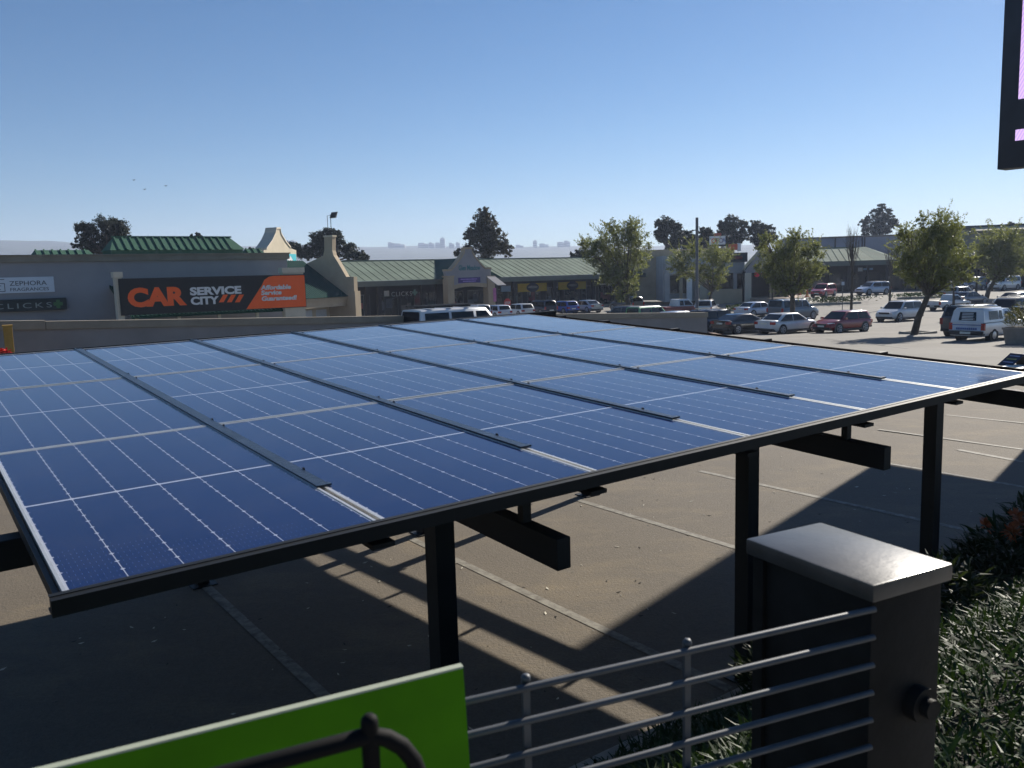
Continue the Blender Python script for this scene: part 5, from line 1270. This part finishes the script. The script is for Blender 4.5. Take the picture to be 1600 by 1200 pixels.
# bare winter trees
def bare(label, px, Y, ytop, ybranch, seed, wpx):
    b = onp(px, Y); r = random.Random(seed); t = thing('bare_tree', label, 'tree', b, 0, 'bare winter trees')
    H = at(px, ytop, Y).z - b.z; hb = at(px, ybranch, Y).z - b.z; w = wpx / FPX * Y
    mb = MB(); mb.tube([(0, 0, -.2), (.02, 0, hb), (0, .03, hb + (H - hb) * .6)], [.13, .09, .03], 8); mb.build('trunk', M_BARK, t, 50)
    mb = MB()
    for k in range(34):
        a = r.uniform(0, 6.28); z0 = hb + r.uniform(-.1, .45) * (H - hb) * .6; L = (H - z0) * r.uniform(.5, 1); rr = w * r.uniform(.35, 1) * (1 - (z0 - hb) / (H - hb) * .6)
        p1 = Vector((math.cos(a) * rr * .55, math.sin(a) * rr * .55, z0 + L * .4)); p2 = Vector((math.cos(a) * rr, math.sin(a) * rr, z0 + L)); mb.tube([(0, 0, z0), p1, p2], [.03, .018, .006], 4, caps=False)
        for q in range(4): p = p1.lerp(p2, r.random()); mb.tube([p, p + Vector((r.gauss(0, .2), r.gauss(0, .2), r.uniform(.3, .8)))], [.009, .004], 3, caps=False)
    mb.build('branches', mat('grey brown twigs', (.10, .085, .07), .9), t)
bare('slim leafless tree in front of the green roof, left of the silver white wagon', 1331, 72, 352, 425, 31, 16)
bare('slim leafless tree right of the silver white wagon, close to the leaning tree', 1391, 88, 372, 430, 32, 14)
bare('short young leafless tree beside the slate blue wagon', 1207, 80, 425, 455, 33, 8)
for px, Y, yt, lb_ in ((1491, 70, 444, 'thin young tree stem in front of the white single cab pickup'), (1526, 90, 412, 'thin young tree stem left of the dense round tree')):
    b = onp(px, Y); t = thing('young_tree', lb_, 'tree', b, 0, 'young tree stems'); h = at(px, yt, Y).z - b.z; mb = MB(); mb.tube([(0, 0, -.1), (.02, 0, h * .6), (-.05, 0, h)], [.13, .1, .04], 7); mb.build('trunk', M_BARK, t, 50)
    mb = MB(); rr = random.Random(int(px)); 
    for k in range(9): a = rr.uniform(0, 6.28); mb.tube([(0, 0, h * rr.uniform(.7, 1)), (.35 * math.cos(a), .35 * math.sin(a), h * rr.uniform(1.0, 1.25))], [.02, .006], 4, caps=False)
    mb.build('branches', mat('grey brown twigs', (.10, .085, .07)), t)
# dark skyline trees
ZB = -2.2
def sky_tree(label, bpx, Y, fork, blobs, n, leaf, seed, lm=M_LEAF_PI, tr=.35, **kw): return ptree('tree', label, G2, bpx, Y, fork, blobs, int(n * 1.9), leaf * .8, lm, seed, tr, z=ZB, **kw)
sky_tree('broad dark round tree behind the left shop block', 165, 100, (165, 400), [(140, 362, 15), (165, 352, 15), (188, 358, 14), (128, 376, 10), (160, 372, 20), (190, 376, 15), (203, 378, 8), (120, 384, 7), (150, 388, 16), (185, 390, 16)], 16000, .14, 41)
sky_tree('dark spiky tree behind the chimney of the shaded green roofed wing', 515, 120, (515, 410), [(497, 375, 13), (515, 368, 11), (530, 377, 13), (490, 392, 13), (512, 392, 18), (545, 393, 14), (562, 400, 11), (480, 398, 8), (525, 366, 8), (570, 405, 7)], 13000, .17, 42, M_LEAF_PI)
sky_tree('tall conical brownish tree behind the ornamental entrance', 757, 125, (757, 395), [(756, 332, 9), (750, 345, 13), (765, 345, 12), (745, 360, 15), (768, 362, 15), (738, 374, 12), (757, 376, 18), (778, 378, 15), (790, 388, 11), (735, 388, 12), (760, 392, 18), (718, 395, 8), (796, 397, 8), (732, 365, 8)], 13000, .18, 43, M_LEAF_BR, up=.5)
sky_tree('dark round topped tree right of the big olive tree', 1040, 150, (1042, 385), [(1042, 350, 13), (1030, 352, 8), (1055, 355, 10), (1038, 367, 14), (1056, 370, 12), (1028, 364, 7), (1048, 382, 12)], 9000, .2, 44)
sky_tree('lower dark tree left of the lamp pole', 1075, 152, (1075, 390), [(1068, 368, 9), (1080, 372, 9), (1062, 378, 9), (1076, 384, 12), (1090, 380, 8)], 5000, .2, 45)
sky_tree('dark tree just right of the lamp pole', 1101, 150, (1101, 390), [(1098, 364, 8), (1106, 362, 7), (1108, 374, 9), (1096, 376, 9), (1103, 386, 11)], 5000, .2, 46)
sky_tree('dark feathery tree behind the white advertising board', 1145, 155, (1145, 390), [(1142, 346, 10), (1128, 354, 9), (1155, 352, 10), (1140, 362, 14), (1160, 365, 10), (1125, 368, 8), (1150, 376, 10), (1135, 380, 10)], 7500, .2, 47)
sky_tree('dark tree left of the bushy tree, behind the gabled entrance', 1188, 155, (1186, 390), [(1185, 353, 10), (1175, 358, 8), (1198, 358, 10), (1188, 368, 12), (1204, 368, 8), (1176, 374, 8), (1192, 382, 11), (1210, 374, 6)], 6500, .2, 48)
sky_tree('dark tree with open crown above the blue grey warehouse', 1374, 215, (1374, 372), [(1376, 325, 7), (1368, 332, 7), (1384, 335, 8), (1374, 345, 13), (1392, 345, 8), (1356, 345, 8), (1346, 352, 6), (1366, 358, 11), (1388, 358, 11), (1402, 350, 8), (1355, 362, 8)], 9000, .26, 49)
sky_tree('small dark tree top above the grey shop hall at the right edge', 1581, 190, (1581, 365), [(1581, 352, 6), (1574, 355, 5), (1589, 355, 5), (1581, 361, 9)], 2500, .26, 50)
sky_tree('small dark tree top above the green roof lights of the left block', 307, 110, (307, 380), [(300, 371, 5), (308, 369, 5), (314, 372, 4), (307, 378, 8)], 2500, .15, 51)
sky_tree('small dark bush top left of the cream ornamental gable', 395, 130, (395, 395), [(392, 391, 5), (400, 390, 5), (388, 396, 6), (402, 396, 6)], 1800, .16, 52)
sky_tree('dark bush between the cream gable and the spiky tree', 452, 125, (452, 395), [(448, 383, 8), (458, 386, 8), (466, 392, 9), (452, 396, 10), (474, 397, 8)], 4500, .16, 53)
sky_tree('dark bush top over the mall roof beside the big olive tree', 905, 140, (905, 410), [(895, 398, 5), (905, 396, 7), (914, 399, 6), (900, 404, 8), (912, 405, 8)], 2500, .18, 54)

# ================================================================== street furniture
b = onp(1089, 64); t = thing('lamp_pole', 'tall plain grey lamp pole with a short side arm at the end of the wall', 'lamp pole', b)
h = at(1089, 340, 64).z - b.z
mb = MB(); mb.tube([(0, 0, -.1), (0, 0, h)], [.125, .105], 12); mb.build('pole', mat('grey painted pole', (.15, .15, .16), .55, .2, .1, 2), t, 50)
za = at(1089, 359, 64).z - b.z; mb = MB(); mb.tube([(0, 0, za), (-.38, -.1, za - .06)], .035, 8); mb.hexa([(-.55, -.2, za - .16), (-.3, -.2, za - .1), (-.3, .05, za - .1), (-.55, .05, za - .16), (-.55, -.2, za - .06), (-.3, -.2, za), (-.3, .05, za), (-.55, .05, za - .06)]); mb.tube([(0, 0, za + .2), (.2, -.05, za + .2), (.22, -.05, za - .1)], .03, 6); mb.build('arm', M_TRIM, t, 50)
# concrete planter and its shrub
b = gpt(1597, 537); pl3 = thing('planter', 'square concrete planter beside the white canopied pickup', 'planter', (b.x, b.y, gz(b.x, b.y)), R(30))
wpl = 40 / FPX * b.y; hpl = 22 / FPX * b.y * 1.02; mb = MB(); q = wpl / 2
mb.hexa([(-q * .86, -q * .86, 0), (q * .86, -q * .86, 0), (q * .86, q * .86, 0), (-q * .86, q * .86, 0), (-q, -q, hpl), (q, -q, hpl), (q, q, hpl), (-q, q, hpl)]); mb.box(-q * 1.06, q * 1.06, -q * 1.06, q * 1.06, hpl, hpl + .1); mb.build('tub', mat('weathered concrete', (.26, .225, .19), .9, 0, .2, 2, .2), pl3, None, bevel=.015)
mb = MB(); mb.box(-q * .9, q * .9, -q * .9, q * .9, hpl + .02, hpl + .115); mb.build('soil', M_SOIL, pl3)
shrub('planter_shrub', 'yellow green shrub growing in the concrete planter', 'shrub', (b.x + .15, b.y, gz(b.x, b.y) + hpl + .1), 1.15, .85, 1500, 'planter shrubs', 0, M_LEAF_YG, None, 15, .18)
# small leaning dark blue board
a = gpt(1580, 572); c = gpt(1558, 570); xv = (a - c); ln = xv.length
t = thing('sandwich_board', 'small dark blue leaning board with pale lines standing on the tarmac', 'board', (c.x, c.y, gz(c.x, c.y)), math.atan2(xv.y, xv.x))
hh = .40; lx = 14 / FPX * c.y
mb = MB(); mb.hexa([(0, 0, 0), (ln, 0, 0), (ln, .03, 0), (0, .03, 0), (lx, .22, hh), (ln + lx, .22, hh), (ln + lx, .25, hh), (lx, .25, hh)]); mb.build('panel', mat('dark blue board', (.012, .018, .05), .4, 0, .15, 5), t)
def bq(u, k, o): return (ln * u + lx * k, .22 * k - o, hh * k)
for k0, k1, mm in ((.76, .84, mat('pale blue line', (.25, .3, .5), .5)), (.5, .6, mat('olive line', (.25, .28, .1), .5)), (.27, .34, mat('pale blue line', (.25, .3, .5)))):
    mb = MB(); mb.quad(bq(.15, k0, .006), bq(.85, k0, .006), bq(.85, k1, .006), bq(.15, k1, .006)); mb.build('printed_line', mm, t, None, recalc=False)
mb = MB(); mb.hexa([(lx, .25, hh - .02), (ln + lx, .25, hh - .02), (ln + lx, .25, hh), (lx, .25, hh), (lx, .5, 0), (ln + lx, .5, 0), (ln + lx, .53, 0), (lx, .53, 0)]); mb.build('prop', M_TRIM, t)
pp = gpt(1592, 572); mb = MB(); rr = random.Random(3); mb.prism([(.55 * math.cos(k * .7) * rr.uniform(.6, 1.2), .4 * math.sin(k * .7) * rr.uniform(.6, 1.2)) for k in range(9)], 'z', .006, .02); o = mb.build('paper_sheet', M_WHITE, None); o.location = (pp.x, pp.y, gz(pp.x, pp.y)); tag(o, 'crumpled white sheet lying beside the small dark blue board', 'sheet')
# traffic islands with dark planting, tree pits, cones
def island(label, pts, h, hedge):
    q = [gpt(*p) for p in pts]; z = sum(p.z for p in q) / len(q); c = sum(q, Vector()) / len(q); t = thing('traffic_island', label, 'island', (c.x, c.y, z), 0, 'planted islands in the lot')
    mb = MB(); mb.prism([(p.x - c.x, p.y - c.y) for p in q], 'z', -.6, .16); mb.build('kerb', mat('concrete kerb', (.33, .31, .27)), t)
    r = random.Random(len(label)); mb = MB()
    for k in range(900):
        w = [r.random() for _ in q]; s = sum(w); p = sum((a * (b / s) for a, b in zip(q, w)), Vector()); 
        p = Vector((c.x + (p.x - c.x) * 1.9, c.y + (p.y - c.y) * 1.9, z)); d = Vector((r.gauss(0, 1), r.gauss(0, 1), r.uniform(.2, 1.2))).normalized(); blade(mb, Vector((p.x - c.x, p.y - c.y, .15 + r.random() * hedge)), d, .35, .06, Vector((r.gauss(0, .5), r.gauss(0, .5), 1)).normalized())
    mb.build('planting', M_LEAF_SH if hedge > .2 else M_LEAF_GC, t, None, recalc=False)
island('long dark planted island in front of the crimson crossover', [(1262, 478), (1345, 474.5), (1344, 470), (1266, 473)], .5, .45)
island('grassy island behind the white crossover and leaning tree', [(1402, 468), (1462, 466), (1466, 460), (1410, 462)], .4, .12)
island('small low kerbed island behind the pale blue sedan', [(1143, 487), (1165, 484), (1160, 480), (1140, 483)], .2, .1)
for px, py, lb_ in ((1434, 521.5, 'low square kerb round the foot of the leaning tree'), (1546, 469, 'low square kerb round the foot of the dense round tree')):
    c = gpt(px, py); mb = MB(); s = .75
    for a_, b_, c_, d_ in ((-s, s, -s, -s + .2), (-s, s, s - .2, s), (-s, -s + .2, -s + .204, s - .204), (s - .2, s, -s + .204, s - .204)): mb.box(a_, b_, c_, d_, -.1, .15)
    o = mb.build('tree_kerb', mat('concrete kerb', (.33, .31, .27)), None); o.location = c; o.rotation_euler = (0, 0, R(30)); tag(o, lb_, 'kerb', 'tree pit kerbs')
M_CONE = mat('orange cone', (.55, .10, .05), .6, 0, .1, 5)
for px, py, lb_ in ((1261, 464, 'orange traffic cone left of the crimson crossover'), (1249, 461, 'orange traffic cone right of the bushy tree trunk')):
    c = gpt(px, py); t = thing('traffic_cone', lb_, 'cone', c, 0, 'orange traffic cones'); mb = MB(); mb.tube([(0, 0, .05), (0, 0, .95)], [.22, .05], 12); mb.build('cone', M_CONE, t, 50)
    mb = MB(); mb.box(-.3, .3, -.3, .3, 0, .05); mb.build('base', M_CONE, t); mb = MB(); mb.tube([(0, 0, .42), (0, 0, .62)], [.142, .104], 12); mb.build('band', M_LETW, t, 50)
b = onp(1317, 86); t = thing('sign_pole', 'thin pole with a small pale sign in front of the dark shopfronts', 'sign', b); h = at(1316, 441, 86).z - b.z
mb = MB(); mb.tube([(0, 0, -.1), (0, 0, h)], .04, 6); mb.build('pole', M_FRAMEW, t); mb = MB(); mb.box(-.15, .15, -.06, -.045, h - .3, h + .05); mb.build('plate', M_SIGNW, t)
# birds
for px, py, lb_ in ((209, 281.5, 'tiny dark bird, highest of the three in the sky'), (226, 296, 'tiny dark bird, lowest of the three in the sky'), (259, 290.5, 'tiny dark bird, rightmost of the three in the sky')):
    Pb = at(px, py, 110); mb = MB(); mb.ball((0, 0, 0), .09, 8, sz=.8)
    for s in (-1, 1): mb.quad((-.03, s * .05, .02), (.10, s * .05, .02), (.06, s * .24, .10), (.0, s * .24, .10)); mb.quad((.0, s * .24, .10), (.06, s * .24, .10), (-.03, s * .40, .03), (-.05, s * .40, .03))
    mb.quad((-.08, -.03, 0), (-.08, .03, 0), (-.22, .05, 0), (-.22, -.05, 0))
    o = mb.build('bird', mat('dark feathers', (.03, .03, .035), .7), None, 60, recalc=False); o.location = Pb; o.rotation_euler = (0, 0, R(60)); tag(o, lb_, 'bird', 'birds in the sky')

# ================================================================== far ridge, city skyline and the air between
def ridge(x, y):
    d = math.hypot(x, y); az = x / max(y, 1)
    el = lerpt([(-.75, .047), (-.6, .0460), (-.3, .0390), (-.1, .0335), (.1, .0280), (.3, .0240), (.7, .0220)], az)
    pz = CAMZ + d * el
    f = smooth(700, 2750, d); b = mnoise.fractal(Vector((x * .004, y * .004, 0)), 1.0, 2.0, 4) * 9 * smooth(600, 1500, d)
    return -8 + (pz + 8) * f * (1 - .35 * smooth(2850, 3400, d)) + b
xs = span((-2700, 2700, 45)); ys = span((500, 3100, 45))
hl = sheet('hills', xs, ys, ridge, [mat('wooded ridge', (.05, .06, .04), .95, 0, .5, .012)]); hl.data.polygons.foreach_set('use_smooth', [True] * len(hl.data.polygons)); tag(hl, kind='structure')
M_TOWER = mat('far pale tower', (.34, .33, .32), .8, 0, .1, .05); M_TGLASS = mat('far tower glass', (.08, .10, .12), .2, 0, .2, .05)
def tower(px, w, ytop, kind, label):
    Y = 2600; P = at(px, 390, Y); b = Vector((P.x, Y, ridge(P.x, Y) - 12)); z = at(px, ytop, Y).z; W_ = w / FPX * Y; t = thing('city_building', label, 'building', b, 0, 'buildings on the hazy city skyline'); h = z - b.z
    mb = MB()
    if kind == 1: mb.box(-W_ / 2, W_ / 2, -10, 10, 0, h * .93); mb.box(-W_ / 4, W_ / 4, -6, 6, h * .93, h)
    elif kind == 2: mb.box(-W_ / 2, W_ / 2, -10, 10, 0, h * .90); mb.hexa([(-W_ / 2, -10, h * .9), (W_ / 2, -10, h * .9), (W_ / 2, 10, h * .9), (-W_ / 2, 10, h * .9), (-2, -4, h), (2, -4, h), (2, 4, h), (-2, 4, h)])
    else: mb.box(-W_ / 2, W_ / 2, -10, 10, 0, h - 3); mb.box(-W_ / 2, W_ * .1, -8, 8, h - 3, h)
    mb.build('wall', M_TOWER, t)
    mb = MB(); n = max(2, int(h / 7))
    for k in range(n): z0 = h * .1 + k * (h * .75) / n; mb.box(-W_ * .46, W_ * .46, -10.3, -10.02, z0, z0 + h * .35 / n)
    mb.build('window', M_TGLASS, t)
for i, (px, w, yt, k, lb_) in enumerate(((19, 9, 380, 0, 'squat hazy block at the left edge of the skyline'), (36, 10, 380.5, 0, 'hazy block second from the left edge'), (50, 8, 380.5, 0, 'hazy block left of the stepped one'), (81, 9, 379, 1, 'stepped hazy block left of the broad dark tree'), (70, 14, 382, 0, 'low wide hazy block beside the stepped one'), (106, 12, 382, 0, 'low hazy block touching the broad dark tree'),
        (452, 5, 375, 0, 'slim hazy tower right of the cream gable'), (460, 8, 375, 0, 'wider hazy tower right of the cream gable'), (612, 10, 378.5, 0, 'hazy block over the mall roof left of the long low one'), (625, 16, 380.5, 0, 'long low hazy block over the mall roof'), (662, 16, 379.5, 0, 'broad hazy block left of the pointed tower'), (675, 8, 379, 0, 'narrow hazy block touching the pointed tower'), (692, 7.5, 371, 2, 'tall pointed hazy tower, tallest on the skyline'), (686, 10, 379, 0, 'hazy block at the foot of the pointed tower'), (706, 8, 379.5, 0, 'small hazy block right of the pointed tower'), (716, 6, 378.5, 0, 'small hazy block just left of the conical tree'),
        (812, 12, 382.5, 0, 'low hazy block right of the conical tree'), (836, 6, 375, 2, 'slim pointed hazy tower right of the conical tree'), (850, 14, 380.5, 0, 'low hazy block beside the slim pointed tower'), (878, 14, 378, 0, 'stepped part of the flat topped hazy block'), (886, 9, 376, 0, 'flat topped hazy block left of the big olive tree'))):
    tower(px, w, yt, k, lb_)
# the air
mb = MB(); mb.box(-3300, 3300, -60, 3300, -40, 196)
hz_, t_, b_ = bpy.data.materials.new('haze'), None, None
hz_.use_nodes = True; nt2 = hz_.node_tree
for n_ in list(nt2.nodes):
    if n_.type != 'OUTPUT_MATERIAL': nt2.nodes.remove(n_)
pv = nt2.nodes.new('ShaderNodeVolumePrincipled'); pv.inputs['Color'].default_value = (.58, .69, .93, 1); pv.inputs['Density'].default_value = .0003; pv.inputs['Anisotropy'].default_value = .2
nt2.links.new(pv.outputs[0], nt2.nodes['Material Output'].inputs['Volume'])
hz = mb.build('haze', hz_); tag(hz, kind='stuff')
